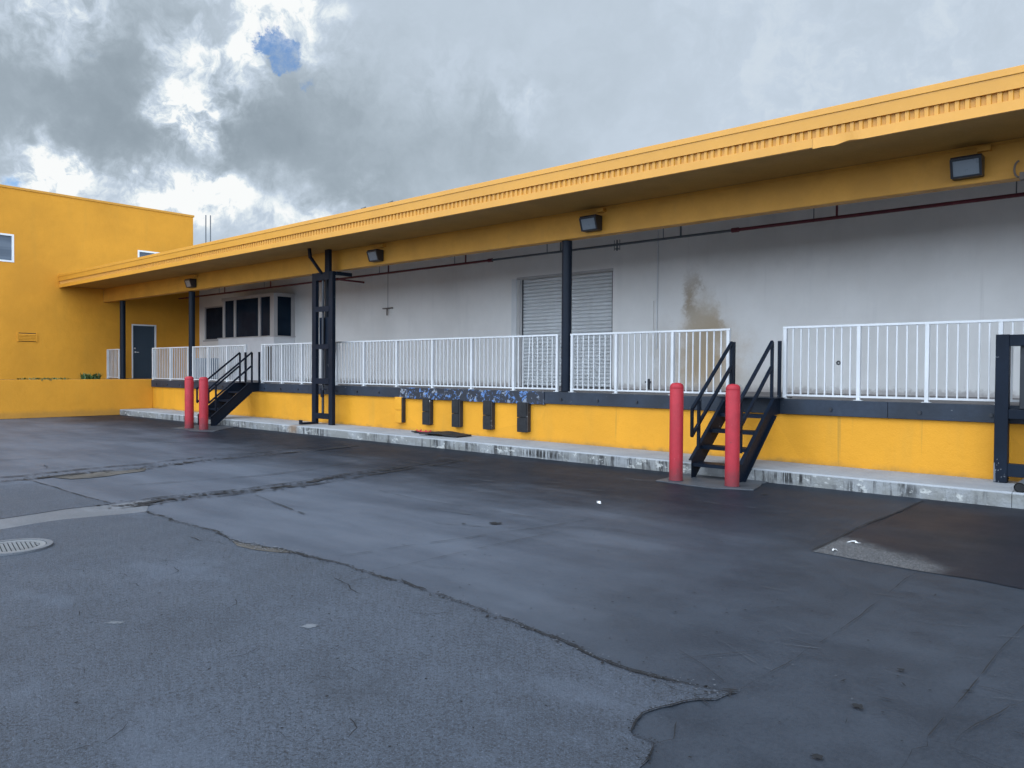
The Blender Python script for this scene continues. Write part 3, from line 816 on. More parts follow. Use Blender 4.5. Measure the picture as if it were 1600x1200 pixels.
# roller door
rd = MB()
z = ZD + 0.01
prof = []
while z < RZ - 0.01:
    prof += [(15.085, z), (15.046, z + 0.012), (15.034, z + 0.036), (15.034, z + 0.052), (15.046, z + 0.076), (15.085, z + 0.084)]
    z += 0.088
vs, fs = [], []
for y, zz in prof:
    zz = min(zz, RZ + 0.02)
    vs += [(RX0 + 0.06, y, zz), (RX1 - 0.06, y, zz)]
for i in range(len(prof) - 1):
    fs.append((2 * i, 2 * i + 1, 2 * i + 3, 2 * i + 2))
rd.add(vs, fs)
rdo = rd.build('roller_door', M_shutter, wh)
MB().box(RX0 - 0.005, RX0 + 0.08, 15.0, 15.10, ZD, RZ).build('guide_rail', M_frame, rdo)
MB().box(RX1 - 0.08, RX1 + 0.005, 15.0, 15.10, ZD, RZ).build('guide_rail', M_frame, rdo)
MB().box(RX0 - 0.004, RX1 + 0.004, YW - 0.012, YW + 0.02, RZ, RZ + 0.05).build('lintel_angle', M_frame, rdo)
MB().box(RX0 + 0.0805, RX0 + 0.10, 15.01, 15.03, ZD, RZ).build('gap_shade', M_rod, rdo)  # dark strips put in for the shaded gap beside each guide rail
MB().box(RX1 - 0.10, RX1 - 0.0805, 15.01, 15.03, ZD, RZ).build('gap_shade', M_rod, rdo)
MB().box(RX0 - 0.17, RX0 - 0.003, YW - 0.025, YW + 0.05, ZD, RZ + 0.02).build('jamb', M_shutter, rdo)
MB().box(RX0 - 0.3, RX1 + 0.3, 15.21, 15.30, ZD, 4.2).build('back_panel', M_dark, rdo)

# office window flush in the wall and the projecting bay
wn = MB()
for a, b, c, d in ((SX0, SX0 + 0.05, 2.66, 3.99), (SX1 - 0.05, SX1, 2.66, 3.99), (SX0 + 0.05, SX1 - 0.05, 2.66, 2.70), (SX0 + 0.05, SX1 - 0.05, 3.94, 3.99)):
    wn.box(a, b, YW + 0.03, YW + 0.09, c, d)
wno = wn.build('office_window', M_frame, wh)
MB().box(SX0 + 0.05, SX1 - 0.05, YW + 0.055, YW + 0.07, 2.70, 3.94).build('pane', M_glass, wno)
MB().box(SX0 - 0.05, SX1 + 0.05, YW - 0.03, YW + 0.001, 2.61, 2.655).build('sill', M_frame, wno)

BX0, BX1, BY = -26.48, -23.12, 14.08
bay = MB().box(-26.90, BX1, BY, YW - 0.001, ZD, 2.625).build('bay_base', M_base, wh, 0.008)
MB().box(-26.93, BX1 + 0.05, BY - 0.03, YW - 0.001, 2.627, 2.662).build('bay_sill', M_frame, bay)
bfo = MB().box(BX0 - 0.14, BX1 + 0.02, BY - 0.02, YW - 0.002, 4.001, 4.11).build('bay_window', M_frame, wh)
for a, b in ((BX0 - 0.10, BX0 + 0.04), (-25.78, -25.65), (-24.12, -23.98), (-23.36, BX1)):
    MB().box(a, b, BY, BY + 0.08, 2.663, 4.0).build('mullion', M_frame, bfo)
MB().box(BX1 - 0.08, BX1, YW - 0.14, YW - 0.002, 2.663, 4.0).build('mullion', M_frame, bfo)
MB().box(BX1 - 0.08, BX1, BY + 0.081, BY + 0.14, 2.663, 4.0).build('mullion', M_frame, bfo)
for a, b in ((BX0 + 0.04, -25.78), (-25.65, -24.12), (-23.98, -23.36)):
    MB().box(a, b, BY + 0.035, BY + 0.05, 2.663, 4.0).build('pane', M_glass, bfo)
MB().box(BX1 - 0.05, BX1 - 0.035, BY + 0.14, YW - 0.14, 2.663, 4.0).build('pane', M_glass, bfo)
MB().box(BX0 - 0.06, BX0 - 0.045, BY + 0.08, YW - 0.002, 2.663, 4.0).build('pane', M_glass, bfo)

for x in (-23.42, -23.24):
    MB().tube((x, BY - 0.05, ZD + 0.003), (x, BY - 0.05, 2.30), 0.045, n=12).build('upright_tube', M_rust, wh)  # two brown upright tubes at the bay's right corner
# canopy
can = MB().box(XA + 0.001, XE, 9.80, 24.0, 4.74, 4.800).build('canopy_roof', M_roof, wh)
FX0 = XA + 0.003
MB().box(FX0, XE, 9.716, 9.80, 4.735, 4.815).build('gravel_stop', M_fascia, can, 0.004)
up_ = MB().prism([(9.738, 4.585), (9.80, 4.585), (9.80, 4.734), (9.728, 4.734)], 'x', FX0, XE)
up_.build('fascia_panel', M_fascia, can)
MB().box(FX0, XE, 9.779, 9.80, 4.475, 4.584).build('fluted_recess', M_fascia_shade, can)
fl = MB()
x = FX0 + 0.02
while x < XE - 0.06:
    fl.prism([(x, 9.7785), (x + 0.008, 9.760), (x + 0.050, 9.760), (x + 0.058, 9.7785)], 'z', 4.476, 4.583)
    x += 0.1025
fl.build('fluted_band', M_fascia, can)
MB().box(FX0, -3.56, 9.752, 9.80, 4.360, 4.474).build('lower_band', M_fascia, can, 0.003)
# the right-hand length of the lower band hangs loose and is dented
vs, fs = [], []
nb = 120
for i in range(nb + 1):
    t = i / nb
    x = -3.555 + (XE + 3.555) * t ** 1.6
    dent = math.exp(-((x + 3.12) / 0.10) ** 2)
    dz = -0.020 * math.exp(-(x + 3.555) / 0.5) + 0.022 * dent - 0.012 * math.exp(-((x + 3.28) / 0.08) ** 2)
    dy = -0.016 * math.exp(-(x + 3.555) / 0.7) + 0.020 * dent
    vs += [(x, 9.750 + dy, 4.358 + dz), (x, 9.752 + dy * 0.3, 4.473), (x, 9.80, 4.473), (x, 9.80, 4.362)]
    if i:
        k = 4 * i
        fs += [(k - 4 + j, k + j, k + (j + 1) % 4, k - 4 + (j + 1) % 4) for j in range(4)]
fs = [tuple(reversed(q)) for q in fs]
m_ = MB(); m_.add(vs, fs)
m_.build('lower_band', M_fascia, can)['label'] = 'dented loose length of the lower fascia band'
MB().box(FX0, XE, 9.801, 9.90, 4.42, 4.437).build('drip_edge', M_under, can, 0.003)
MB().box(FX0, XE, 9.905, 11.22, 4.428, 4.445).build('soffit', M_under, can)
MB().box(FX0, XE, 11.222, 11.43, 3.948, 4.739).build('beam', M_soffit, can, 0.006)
MB().box(FX0, XE, 11.206, 11.221, 4.395, 4.426).build('beam_trim', M_soffit, can)
for x in (-28.70, -23.45, -16.19, -8.68):
    c = MB().tube((x, 11.40, ZD + 0.016), (x, 11.40, 3.947), 0.095, n=28).build('column', M_col, wh)
    MB().box(x - 0.14, x + 0.14, 11.345, 11.54, ZD + 0.003, ZD + 0.015).build('base_plate', M_col, c)

# ------------------------------------------------------------------ two storey annex on the left
an = thing('annex_building', 'two storey yellow building with small white framed windows, left of the dock', 'building', (-36, 8, 0))
a_ = MB()
DY0, DY1, DZ1 = 12.24, 13.16, 3.20
W1 = (6.30, 8.37, 5.10, 6.05); W2 = (12.47, 13.36, 5.10, 6.03)
# facade in pieces round the door and window openings
def facade(pieces):
    for y0, y1, z0, z1 in pieces:
        a_.box(XA - 0.35, XA, y0, y1, z0, z1)
facade([(-6, 14.9, 0, ZD), (-6, DY0, ZD, DZ1), (DY1, 14.9, ZD, DZ1), (-6, 14.9, DZ1, 4.80), (-6, 14.64, 4.80, 5.10),
        (-6, W1[0], 5.10, W1[3]), (W1[1], W2[0], 5.10, W1[3]), (W2[1], 14.64, 5.10, W1[3]), (W2[0], W2[1], 6.03, W1[3]), (-6, 14.64, W1[3], 7.60)])
a_.box(-44, XA - 0.35, -6, -5.65, 0, 7.60)
a_.box(-44, XA - 0.35, 14.29, 14.64, 0, 7.60)
a_.box(-44, -43.65, -5.65, 14.29, 0, 7.60)
a_.box(-43.65, XA - 0.35, -5.65, 14.29, 7.2, 7.4)
a_.build('wall', M_yellow, an)
MB().box(-44.04, XA + 0.03, -6.04, 14.68, 7.601, 7.68).build('coping', M_fascia, an, 0.006)
for y0, y1, z0, z1 in (W1, W2):
    f = MB()
    t = 0.06
    f.box(XA - 0.10, XA + 0.015, y0 - 0.0, y0 + t, z0, z1)
    f.box(XA - 0.10, XA + 0.015, y1 - t, y1, z0, z1)
    f.box(XA - 0.10, XA + 0.015, y0 + t, y1 - t, z0, z0 + t)
    f.box(XA - 0.10, XA + 0.015, y0 + t, y1 - t, z1 - t, z1)
    fo = f.build('window', M_wframe, an)
    MB().box(XA - 0.06, XA - 0.045, y0 + t, y1 - t, z0 + t, z1 - t).build('pane', M_glass_up, fo)
do = MB().box(XA - 0.09, XA - 0.045, DY0 + 0.05, DY1 - 0.05, ZD + 0.01, DZ1 - 0.05).build('door', M_door, an)
f = MB()
f.box(XA - 0.12, XA + 0.012, DY0, DY0 + 0.048, ZD, DZ1)
f.box(XA - 0.12, XA + 0.012, DY1 - 0.048, DY1, ZD, DZ1)
f.box(XA - 0.12, XA + 0.012, DY0 + 0.048, DY1 - 0.048, DZ1 - 0.048, DZ1)
f.build('door_frame', M_wframe, do)
h = MB()
h.tube((XA - 0.045, DY0 + 0.13, 2.14), (XA + 0.02, DY0 + 0.13, 2.14), 0.028, n=12)
h.bar((XA + 0.02, DY0 + 0.11, 2.14), (XA + 0.02, DY0 + 0.25, 2.13), 0.03, 0.03)
MB().tube((XA - 0.045, DY0 + 0.13, 2.28), (XA - 0.02, DY0 + 0.13, 2.28), 0.032, n=12).build('lock', M_chrome, do)
h.build('door_handle', M_chrome, do)
vg = MB()
for k in range(5):
    z = 2.46 + k * 0.05
    vg.prism([(XA - 0.0 + 0.004, 0), (XA + 0.03, -0.02), (XA + 0.03, 0.0), (XA + 0.004, 0.03)], 'y', 8.49, 9.02)
    n = len(vg.v)
    vg.v[n - 8:] = [(p[0], p[1], p[2] + z) for p in vg.v[n - 8:]]
vg.box(XA + 0.001, XA + 0.035, 8.45, 8.489, 2.42, 2.72)
vg.box(XA + 0.001, XA + 0.035, 9.021, 9.06, 2.42, 2.72)
MB().box(XA + 0.0005, XA + 0.003, 8.488, 9.022, 2.42, 2.72).build('vent_back', M_dark, an)
vgo = vg.build('vent_grille', M_yellow, an)

# ------------------------------------------------------------------ retaining wall, bed and weeds
rw = MB().box(XR - 0.25, XR, -12, 11.329, 0, 1.16).build('retaining_wall', M_yellow, None, 0.01)
tag(rw, 'low plain yellow retaining wall at the left edge of the yard', 'wall')
sb = MB(); sb.box(XA + 0.001, XR - 0.251, -12, 11.33, 0.9, 1.12)
setting('planting_bed', sb, M_soil)

def weed(cx, cy, r, hgt, n, label, seed):
    rr = random.Random(seed)
    m = MB()
    for i in range(n):
        a = rr.uniform(0, 2 * math.pi)
        d = r * math.sqrt(rr.random())
        bx, by = cx + d * math.cos(a) * 0.6, cy + d * math.sin(a)
        L = hgt * rr.uniform(0.5, 1.1)
        lean = rr.uniform(0.1, 0.8)
        a2 = rr.uniform(0, 2 * math.pi)
        wd = rr.uniform(0.010, 0.028)
        p = [Vector((bx, by, 1.12))]
        for k in (1, 2, 3):
            q = k / 3
            p.append(Vector((bx + math.cos(a2) * lean * L * q * q, by + math.sin(a2) * lean * L * q * q, 1.12 + L * q * (1 - 0.25 * q * lean))))
        s = Vector((-math.sin(a2), math.cos(a2), 0))
        vs = []
        for k, q in enumerate(p):
            ww = wd * (0.5, 1.0, 0.8, 0.05)[k]
            vs += [q - s * ww, q + s * ww]
        m.add(vs, [(0, 1, 3, 2), (2, 3, 5, 4), (4, 5, 7, 6)])
    o = m.build('weed', M_leaf)
    tag(o, label, 'weed', 'weeds along the top of the yellow wall')
weed(XR - 0.45, 9.55, 0.30, 0.27, 150, 'taller green weed beside the short white railing on the wall', 1)
weed(XR - 0.40, 8.2, 0.75, 0.11, 190, 'low spreading green weeds along the top of the yellow wall', 2)

# cloud masses and gaps as directions in the sky: (x, y, z, sharpness, brightness)
CLOUD_LUMPS = [
    (-0.898, 0.310, 0.312, 118, -0.18),
    (-0.927, 0.270, 0.261, 99, -0.13),
    (-0.891, 0.360, 0.276, 118, -0.15),
    (-0.833, 0.467, 0.297, 395, -0.16),
    (-0.828, 0.448, 0.335, 890, -0.08),
    (-0.804, 0.526, 0.279, 176, -0.15),
    (-0.769, 0.585, 0.258, 142, -0.16),
    (-0.874, 0.425, 0.236, 176, -0.10),
    (-0.722, 0.637, 0.269, 290, -0.13),
    (-0.759, 0.577, 0.301, 569, -0.08),
    (-0.658, 0.697, 0.286, 395, -0.09),
    (-0.596, 0.746, 0.297, 395, -0.08),
    (-0.675, 0.669, 0.311, 1162, -0.07),
    (-0.855, 0.366, 0.367, 395, -0.10),
    (-0.916, 0.244, 0.317, 222, -0.13),
    (-0.832, 0.500, 0.240, 222, -0.12),
    (-0.721, 0.585, 0.371, 290, -0.03),
    (-0.889, 0.271, 0.370, 1098, 0.26),
    (-0.871, 0.317, 0.375, 1581, 0.29),
    (-0.905, 0.241, 0.352, 890, 0.19),
    (-0.805, 0.436, 0.404, 569, 0.32),
    (-0.785, 0.480, 0.392, 703, 0.32),
    (-0.759, 0.505, 0.411, 890, 0.29),
    (-0.857, 0.406, 0.316, 1581, 0.38),
    (-0.861, 0.420, 0.288, 2471, 0.45),
    (-0.867, 0.422, 0.264, 7261, 0.32),
    (-0.855, 0.394, 0.337, 1815, 0.19),
    (-0.839, 0.427, 0.339, 1098, 0.19),
    (-0.815, 0.449, 0.365, 1581, 0.26),
    (-0.856, 0.380, 0.350, 2277, 0.16),
    (-0.939, 0.273, 0.211, 1231, 0.32),
    (-0.931, 0.302, 0.207, 1581, 0.32),
    (-0.919, 0.337, 0.204, 1390, 0.35),
    (-0.908, 0.353, 0.224, 3558, 0.19),
    (-0.903, 0.375, 0.209, 1815, 0.32),
    (-0.890, 0.410, 0.202, 1581, 0.38),
    (-0.871, 0.447, 0.206, 2471, 0.35),
    (-0.848, 0.492, 0.197, 1390, 0.38),
    (-0.825, 0.531, 0.194, 1390, 0.35),
    (-0.942, 0.256, 0.217, 2471, 0.26),
    (-0.793, 0.574, 0.206, 1581, 0.26),
    (-0.925, 0.312, 0.218, 4393, 0.16),
    (-0.676, 0.647, 0.352, 703, 0.09),
    (-0.625, 0.708, 0.329, 1581, 0.13),
    (-0.752, 0.571, 0.329, 890, 0.08),
    (-0.583, 0.717, 0.383, 36, -0.03),
    (-0.241, 0.900, 0.363, 23, 0.04),
    (-0.371, 0.871, 0.323, 36, 0.03),
    (-0.155, 0.921, 0.358, 63, 0.03),
]
BLUE_GAPS = [
    (-0.801, 0.463, 0.378, 17571, 0.35),
    (-0.799, 0.473, 0.372, 11762, 0.40),
    (-0.794, 0.486, 0.366, 9884, 0.40),
    (-0.787, 0.498, 0.363, 4393, 0.44),
    (-0.781, 0.512, 0.357, 8422, 0.40),
    (-0.780, 0.522, 0.345, 17571, 0.35),
    (-0.780, 0.528, 0.336, 29046, 0.31),
    (-0.793, 0.495, 0.355, 8422, 0.31),
    (-0.947, 0.256, 0.196, 5560, 0.31),
    (-0.853, 0.492, 0.173, 22238, 0.12),
]
SKY_BASE = 0.62
BACK_GAIN = 4.5

# ------------------------------------------------------------------ white railings
YR = 11.365
rb = random.Random(31)
def railing(x0, x1, posts, label, bent=None, drop=0.0):
    t = thing('dock_railing', label, 'railing', (x0, YR, ZD), 'white railings along the dock edge')
    zt, zb = 2.205, 1.188
    MB().box(x0, x1, YR - 0.024, YR + 0.024, zt - 0.022, zt + 0.012).build('top_rail', M_rail, t, 0.004)
    MB().box(x0 + 0.002, x1 - 0.002, YR - 0.016, YR + 0.016, zb - 0.014, zb + 0.014).build('bottom_rail', M_rail, t)
    for p in posts:
        q_ = MB().box(p - 0.025, p + 0.025, YR - 0.030, YR + 0.030, ZD + 0.012, zt - 0.023)
        q_.box(p - 0.055, p + 0.055, YR - 0.055, YR + 0.055, ZD + 0.004, ZD + 0.012)
        q_.build('post', M_rail, t, 0.003)
    ps = sorted(posts)
    first = None
    allp = []
    for a, b in zip(ps, ps[1:]):
        n = max(1, round((b - a) / 0.122))
        allp += [a + (b - a) * k / n for k in range(1, n)]
    for k, x in enumerate(allp):
        if first is None:
            first = MB().box(x - 0.0095, x + 0.0095, YR - 0.0095, YR + 0.0095, zb + 0.0145, zt - 0.0225).build('baluster', M_rail, t)
            fx = x
        else:
            c = first.copy()
            COL.objects.link(c)
            c.parent = t
            c.location = (x - fx + rb.uniform(-0.004, 0.004), 0, 0)
            c.rotation_euler = (0, math.radians(rb.gauss(0, 0.12)), 0)
            if bent and abs(x - bent) < 0.07:
                c.rotation_euler = (0, math.radians(2.6), 0)
                c.location = (x - fx, 0, 0.0)
    return t
railing(-30.0 + 0.01, -28.86, [-29.96, -28.89], 'short white railing between the left building and the first black column')
railing(-26.17, -23.56, [-26.14, -24.82, -23.75 + 0.16], 'white railing beside the dark door, ending at the black column by the bollards')
railing(-23.32, -20.10, [-23.28, -22.30, -21.18, -20.13], 'white railing between that black column and the far stairs')
railing(-19.27, -16.30, [-19.24, -18.24, -17.30, -16.33], 'white railing between the far stairs and the tall steel mast')
railing(-15.83, -8.83, [-15.79, -14.70, -13.50, -12.30, -11.11, -9.95, -8.86], 'longest white railing, above the bumpers, from the mast to the middle column', bent=-9.62)
railing(-8.55, -5.40, [-8.51, -7.54, -6.42, -5.43], 'white railing in front of the brown wall stain')
railing(-4.55, 1.3, [-4.515, -3.46, -2.587, -1.75, -0.9, 0.1, 1.27], 'white railing right of the near stairs, running behind the right-hand steel frame')

# ------------------------------------------------------------------ steel stairs
def stairs(label):
    X1, X2 = -5.27, -4.55
    t = thing('steel_stairs', label, 'stairs', ((X1 + X2) / 2, 10.6, 0), 'black steel stairs up to the dock')
    prof = [(9.88, 0.0), (9.985, 0.0), (11.055, 0.885), (11.275, 0.905), (11.275, 1.133), (10.95, 1.133), (9.88, 0.27)]
    for xa, sgn in ((X1, -1), (X2, 1)):
        m = MB().prism(prof, 'x', xa - 0.008 * (sgn > 0), xa + 0.008 * (sgn < 0))
        # channel flanges on the outside
        m.bar((xa + sgn * 0.022, 9.885, 0.262), (xa + sgn * 0.022, 10.945, 1.125), 0.044, 0.010)
        m.bar((xa + sgn * 0.022, 10.00, 0.016), (xa + sgn * 0.022, 11.05, 0.884), 0.044, 0.010)
        m.build('stringer', M_black, t)
    for k in range(1, 5):
        y = 9.90 + 0.283 * (k - 1)
        tr = MB().box(X1 + 0.009, X2 - 0.009, y, y + 0.255, 0.226 * k - 0.012, 0.226 * k)
        tr.box(X1 + 0.009, X2 - 0.009, y, y + 0.010, 0.226 * k - 0.05, 0.226 * k - 0.0125)
        tr.build('tread', M_black, t)
    MB().box(X1 - 0.28, X2 + 0.05, 11.03, 11.62, ZD + 0.006, ZD + 0.018).build('landing_plate', M_black, t)
    for xa in (X1 + 0.02, X2 - 0.06):
        r = 0.040
        h = MB()
        h.box(xa - r / 2, xa + r / 2, 11.08, 11.12, ZD + 0.019, 1.975)           # upper post
        h.box(xa - r / 2, xa + r / 2, 10.035, 10.075, 0.40, 1.115)                # lower post
        h.bar((xa, 11.10, 1.985), (xa, 9.845, 0.99), r, r)
        h.bar((xa, 11.08, 1.605), (xa, 9.845, 0.61), r, r)
        h.box(xa - r / 2 + 0.001, xa + r / 2 - 0.001, 9.835, 9.872, 0.615, 0.995)
        h.build('handrail', M_black, t)
    for xa in (X1 - 0.045, X2 - 0.03):
        MB().box(xa - 0.022, xa + 0.022, 11.285, 11.329, ZD + 0.019, 2.0).build('gate_post', M_black, t)
    return t
near = stairs('black steel stairs in the right half, behind the nearer pair of red bollards')
far = copy_tree(near)
far.location.x += -14.73
tag(far, 'black steel stairs on the left, beside the farther pair of red bollards', 'stairs', 'black steel stairs up to the dock')

# ------------------------------------------------------------------ bollards
def bollard(x, y, r, hgt, label):
    t = thing('bollard', label, 'bollard', (x, y, 0), 'red bollards guarding the stairs')
    prof = [(r * 1.01, 0.002), (r, 0.05), (r, hgt - 0.085), (r * 0.99, hgt - 0.083), (r * 0.99, hgt - 0.079), (r, hgt - 0.077), (r, hgt - 0.062),
            (r * 0.94, hgt - 0.036), (r * 0.80, hgt - 0.016), (r * 0.55, hgt - 0.004), (r * 0.2, hgt)]
    MB().lathe(x, y, prof, 36).build('sleeve', M_red, t)
    MB().lathe(x, y, [(r * 1.16, 0.0), (r * 1.10, 0.017), (r * 0.9, 0.019)], 24).build('footing', M_seal, t)
    return t
bollard(-5.295, 9.49, 0.094, 1.374, 'red bollard just left of the near stairs')
bollard(-4.483, 9.53, 0.094, 1.369, 'red bollard standing in front of the near stairs')
bollard(-18.907, 9.12, 0.108, 1.33, 'far left red bollard, in front of the black column')
bollard(-18.273, 9.18, 0.108, 1.32, 'red bollard overlapping the lower end of the far stairs')

# ------------------------------------------------------------------ tall steel lift mast
mast = thing('lift_mast', 'tall black steel mast frame rising from the kerb to the canopy', 'lift mast', (-15.8, 10.97, ZK))
for a, b in ((-16.22, -16.06), (-15.525, -15.37)):
    p = MB().box(a, b, 10.93, 10.938, ZK + 0.002, 3.89)
    p.box(a, a + 0.010, 10.9385, 11.02, ZK + 0.002, 3.888)
    p.box(b - 0.010, b, 10.9385, 11.02, ZK + 0.002, 3.888)
    p.build('post', M_black, mast)
for z0, z1 in ((3.70, 3.888), (2.93, 3.06), (2.02, 2.14), (1.17, 1.31), (0.32, 0.46)):
    MB().box(-16.085, -15.50, 10.920, 10.929, z0, z1).build('cross_bar', M_black, mast, 0.002)
MB().box(-16.05, -15.54, 11.03, 11.06, 2.05, 2.80).build('carriage_plate', M_black, mast, 0.004)
MB().tube((-15.83, 10.985, 0.40), (-15.83, 10.985, 3.75), 0.032, n=14).build('ram', M_rod, mast)
c_ = MB().box(-15.95, -15.70, 10.975, 11.0, 1.02, 1.06); c_.box(-15.87, -15.78, 10.94, 10.97, 0.85, 1.019)
c_.build('ram_clamp', M_black, mast, 0.003)
MB().box(-15.70, -15.52, 10.94, 11.02, 3.892, 4.426).build('head_post', M_black, mast, 0.004)
b_ = MB().bar((-15.80, 10.925, 3.86), (-15.80, 10.60, 4.22), 0.075, 0.05)
b_.bar((-15.80, 10.60, 4.20), (-15.80, 10.57, 4.425), 0.075, 0.06)
b_.build('brace', M_black, mast, 0.004)
MB().box(-15.40, -15.32, 11.025, 11.47, 3.80, 3.885).build('top_arm', M_black, mast, 0.004)
MB().tube((-15.56, 10.96, 1.66), (-15.47, 10.985, 1.42), 0.028, 0.016, n=10).build('hook', M_rod, mast)
f_ = MB().box(-16.20, -16.08, 10.58, 10.928, ZK + 0.002, ZK + 0.05)
f_.box(-16.20, -16.08, 10.55, 10.579, ZK + 0.002, ZK + 0.11)
f_.build('foot', M_black, mast, 0.003)

# ------------------------------------------------------------------ steel frame cut by the right edge of the picture
fr_ = thing('dock_lift', 'heavy black steel frame on the kerb at the right edge', 'steel frame', (-1.2, 11.05, ZK))
for a, b in ((-1.757, -1.614), (-0.62, -0.477)):
    MB().box(a, b, 11.05, 11.19, ZK + 0.002, 2.012).build('post', M_black, fr_, 0.006)
ch = MB()
rc = random.Random(8)
for i in range(14):
    x, z = rc.uniform(-1.745, -1.63), ZK + 0.01 + 0.30 * rc.random() ** 2
    w_, h_ = rc.uniform(0.004, 0.012), rc.uniform(0.004, 0.016)
    ch.add([(x - w_, 11.047, z), (x - w_ * 0.3, 11.047, z - h_ * 0.6), (x + w_, 11.047, z + h_ * 0.1), (x + w_ * 0.2, 11.047, z + h_)], [(0, 1, 2, 3)])
ch.add([(-1.756, 11.0465, ZK + 0.01), (-1.732, 11.0465, ZK + 0.01), (-1.738, 11.0465, ZK + 0.14), (-1.744, 11.0465, ZK + 0.25), (-1.756, 11.0465, ZK + 0.24)], [(0, 1, 2, 3, 4)])
ch.build('paint_chips', M_chip, fr_)
for z0, z1 in ((1.868, 2.008), (0.974, 1.090), (0.264, 0.422)):
    MB().box(-1.613, -0.621, 11.056, 11.16, z0, z1).build('cross_bar', M_black, fr_, 0.005)
MB().box(-1.52, -0.70, 11.20, 11.25, 1.095, 1.93).build('back_plate', M_rod, fr_, 0.004)
MB().tube((-1.27, 11.11, 0.43), (-1.27, 11.11, 0.97), 0.13, n=24).build('cylinder', M_rod, fr_)
dr = MB().lathe(-1.26, 11.06 + 0.02, [(0.17, 1.13), (0.175, 1.50), (0.19, 1.52), (0.19, 1.55), (0.165, 1.56), (0.165, 1.72), (0.05, 1.73)], 28)
dr.build('motor_housing', M_rubber, fr_)
MB().tube((-1.38, 10.30, 0.235), (-1.38, 10.95, 0.235), 0.058, n=20, caps=False).build('x', M_greypipe)
px_ = bpy.data.objects['x']
px_.name = 'drain_pipe'
tag(px_, 'short grey pipe end lying on the kerb under the right steel frame', 'pipe')
pin = MB().tube((-1.38, 10.304, 0.235), (-1.38, 10.94, 0.235), 0.048, n=20).build('bore', M_dark, px_)

# ------------------------------------------------------------------ canopy flood lights
def wall_light(x, label):
    t = thing('wall_light', label, 'wall light', (x, 11.2, 4.14), 'flood lights on the canopy beam')
    hw = 0.175
    MB().prism([(11.005, 4.245), (11.085, 4.015), (11.221, 4.015), (11.221, 4.275), (11.02, 4.275)], 'x', x - hw, x + hw).build('housing', M_bronze, t, 0.012)
    # lens plate lying on the sloping front face
    def q(u, o):
        return (11.005 + (11.085 - 11.005) * u - o * 0.945, 4.245 + (4.015 - 4.245) * u - o * 0.33)
    vs, fs = [], []
    fm = MB()
    for (ua, ub, xa, xb) in ((0.02, 0.12, -hw, hw), (0.90, 0.99, -hw, hw), (0.12, 0.90, -hw, -hw + 0.03), (0.12, 0.90, hw - 0.03, hw)):
        vs = [(x + X, *q(u, o)) for o in (-0.004, 0.016) for (X, u) in ((xa, ua), (xb, ua), (xb, ub), (xa, ub))]
        fm.add(vs, [(0, 1, 2, 3), (7, 6, 5, 4), (0, 4, 5, 1), (1, 5, 6, 2), (2, 6, 7, 3), (3, 7, 4, 0)])
    fm.build('bezel', M_bronze, t)
    vs = [(x + X, *q(u, o)) for o in (-0.002, 0.007) for (X, u) in ((-hw + 0.03, 0.12), (hw - 0.03, 0.12), (hw - 0.03, 0.90), (-hw + 0.03, 0.90))]
    MB().add(vs, [(0, 1, 2, 3), (7, 6, 5, 4), (0, 4, 5, 1), (1, 5, 6, 2), (2, 6, 7, 3), (3, 7, 4, 0)]).build('lens', M_lens, t)
    MB().box(x + 0.10, x + 0.25, 11.13, 11.219, 4.325, 4.392).build('junction_box', M_soffit, t, 0.004)
wall_light(-2.11, 'largest flood light on the canopy beam, at the far right')
wall_light(-7.94, 'flood light on the beam above the middle black column')
wall_light(-13.98, 'flood light on the beam just right of the steel mast')
wall_light(-22.95, 'smallest flood light on the beam, above the second column from the left')

jb = thing('junction_box', 'small rusty box with a looped conduit under the beam at the right edge', 'junction box', (-1.48, 11.2, 3.95))
MB().box(-1.55, -1.38, 11.12, 11.221, 3.90, 3.99).build('box', M_rust, jb, 0.004)
MB().path([(-1.56 - 0.05 * math.sin(a * math.pi / 8), 11.16, 4.04 - 0.10 * math.cos(a * math.pi / 8)) for a in range(9)], 0.012, 8).build('conduit_loop', M_rust, jb)

# ------------------------------------------------------------------ sprinkler pipe under the canopy
sp = thing('sprinkler_pipe', 'long red and grey fire sprinkler pipe hung under the canopy roof', 'pipe', (-14, 13.88, 4.25))
YP, ZP = 13.88, 4.255
def run(x0, x1, m, r):
    MB().tube((x0, YP, ZP), (x1, YP, ZP), r, n=14).build('pipe_run', m, sp)
run(-29.6, -12.95, M_redpipe, 0.030)
run(-12.95, -6.52, M_greypipe, 0.026)
run(-6.52, XE, M_redpipe, 0.032)
for x, m in ((-12.95, M_redpipe), (-6.52, M_redpipe), (-19.30, M_redpipe)):
    MB().tube((x - 0.07, YP, ZP), (x + 0.07, YP, ZP), 0.046, n=14).build('coupling', m, sp)
x = 4.55
k = 0
while x > -29:
    MB().tube((x, YP, ZP + 0.02), (x, YP, 4.739), 0.020, n=10).build('hanger', M_redpipe if not (-12.95 < x < -6.52) else M_greypipe, sp)
    MB().tube((x - 0.40, YP, ZP + 0.02), (x - 0.40, YP, 4.739), 0.009, n=8).build('hanger_rod', M_greypipe, sp)
    x -= 3.06
MB().tube((-19.30, YP, ZP), (-19.30, YW + 0.0, ZP), 0.030, n=14).build('branch', M_redpipe, sp)
hd = MB().tube((-9.22, YP, ZP - 0.13), (-9.22, YP, ZP + 0.10), 0.016, n=8)
hd.tube((-9.22, YP, ZP - 0.10), (-9.22, YP, ZP - 0.085), 0.05, n=12)
for dx in (-0.07, 0.07):
    hd.tube((-9.22 + dx, YP, ZP - 0.12), (-9.22 + dx, YP, ZP + 0.10), 0.007, n=6)
hd.build('sprinkler_head', M_greypipe, sp)

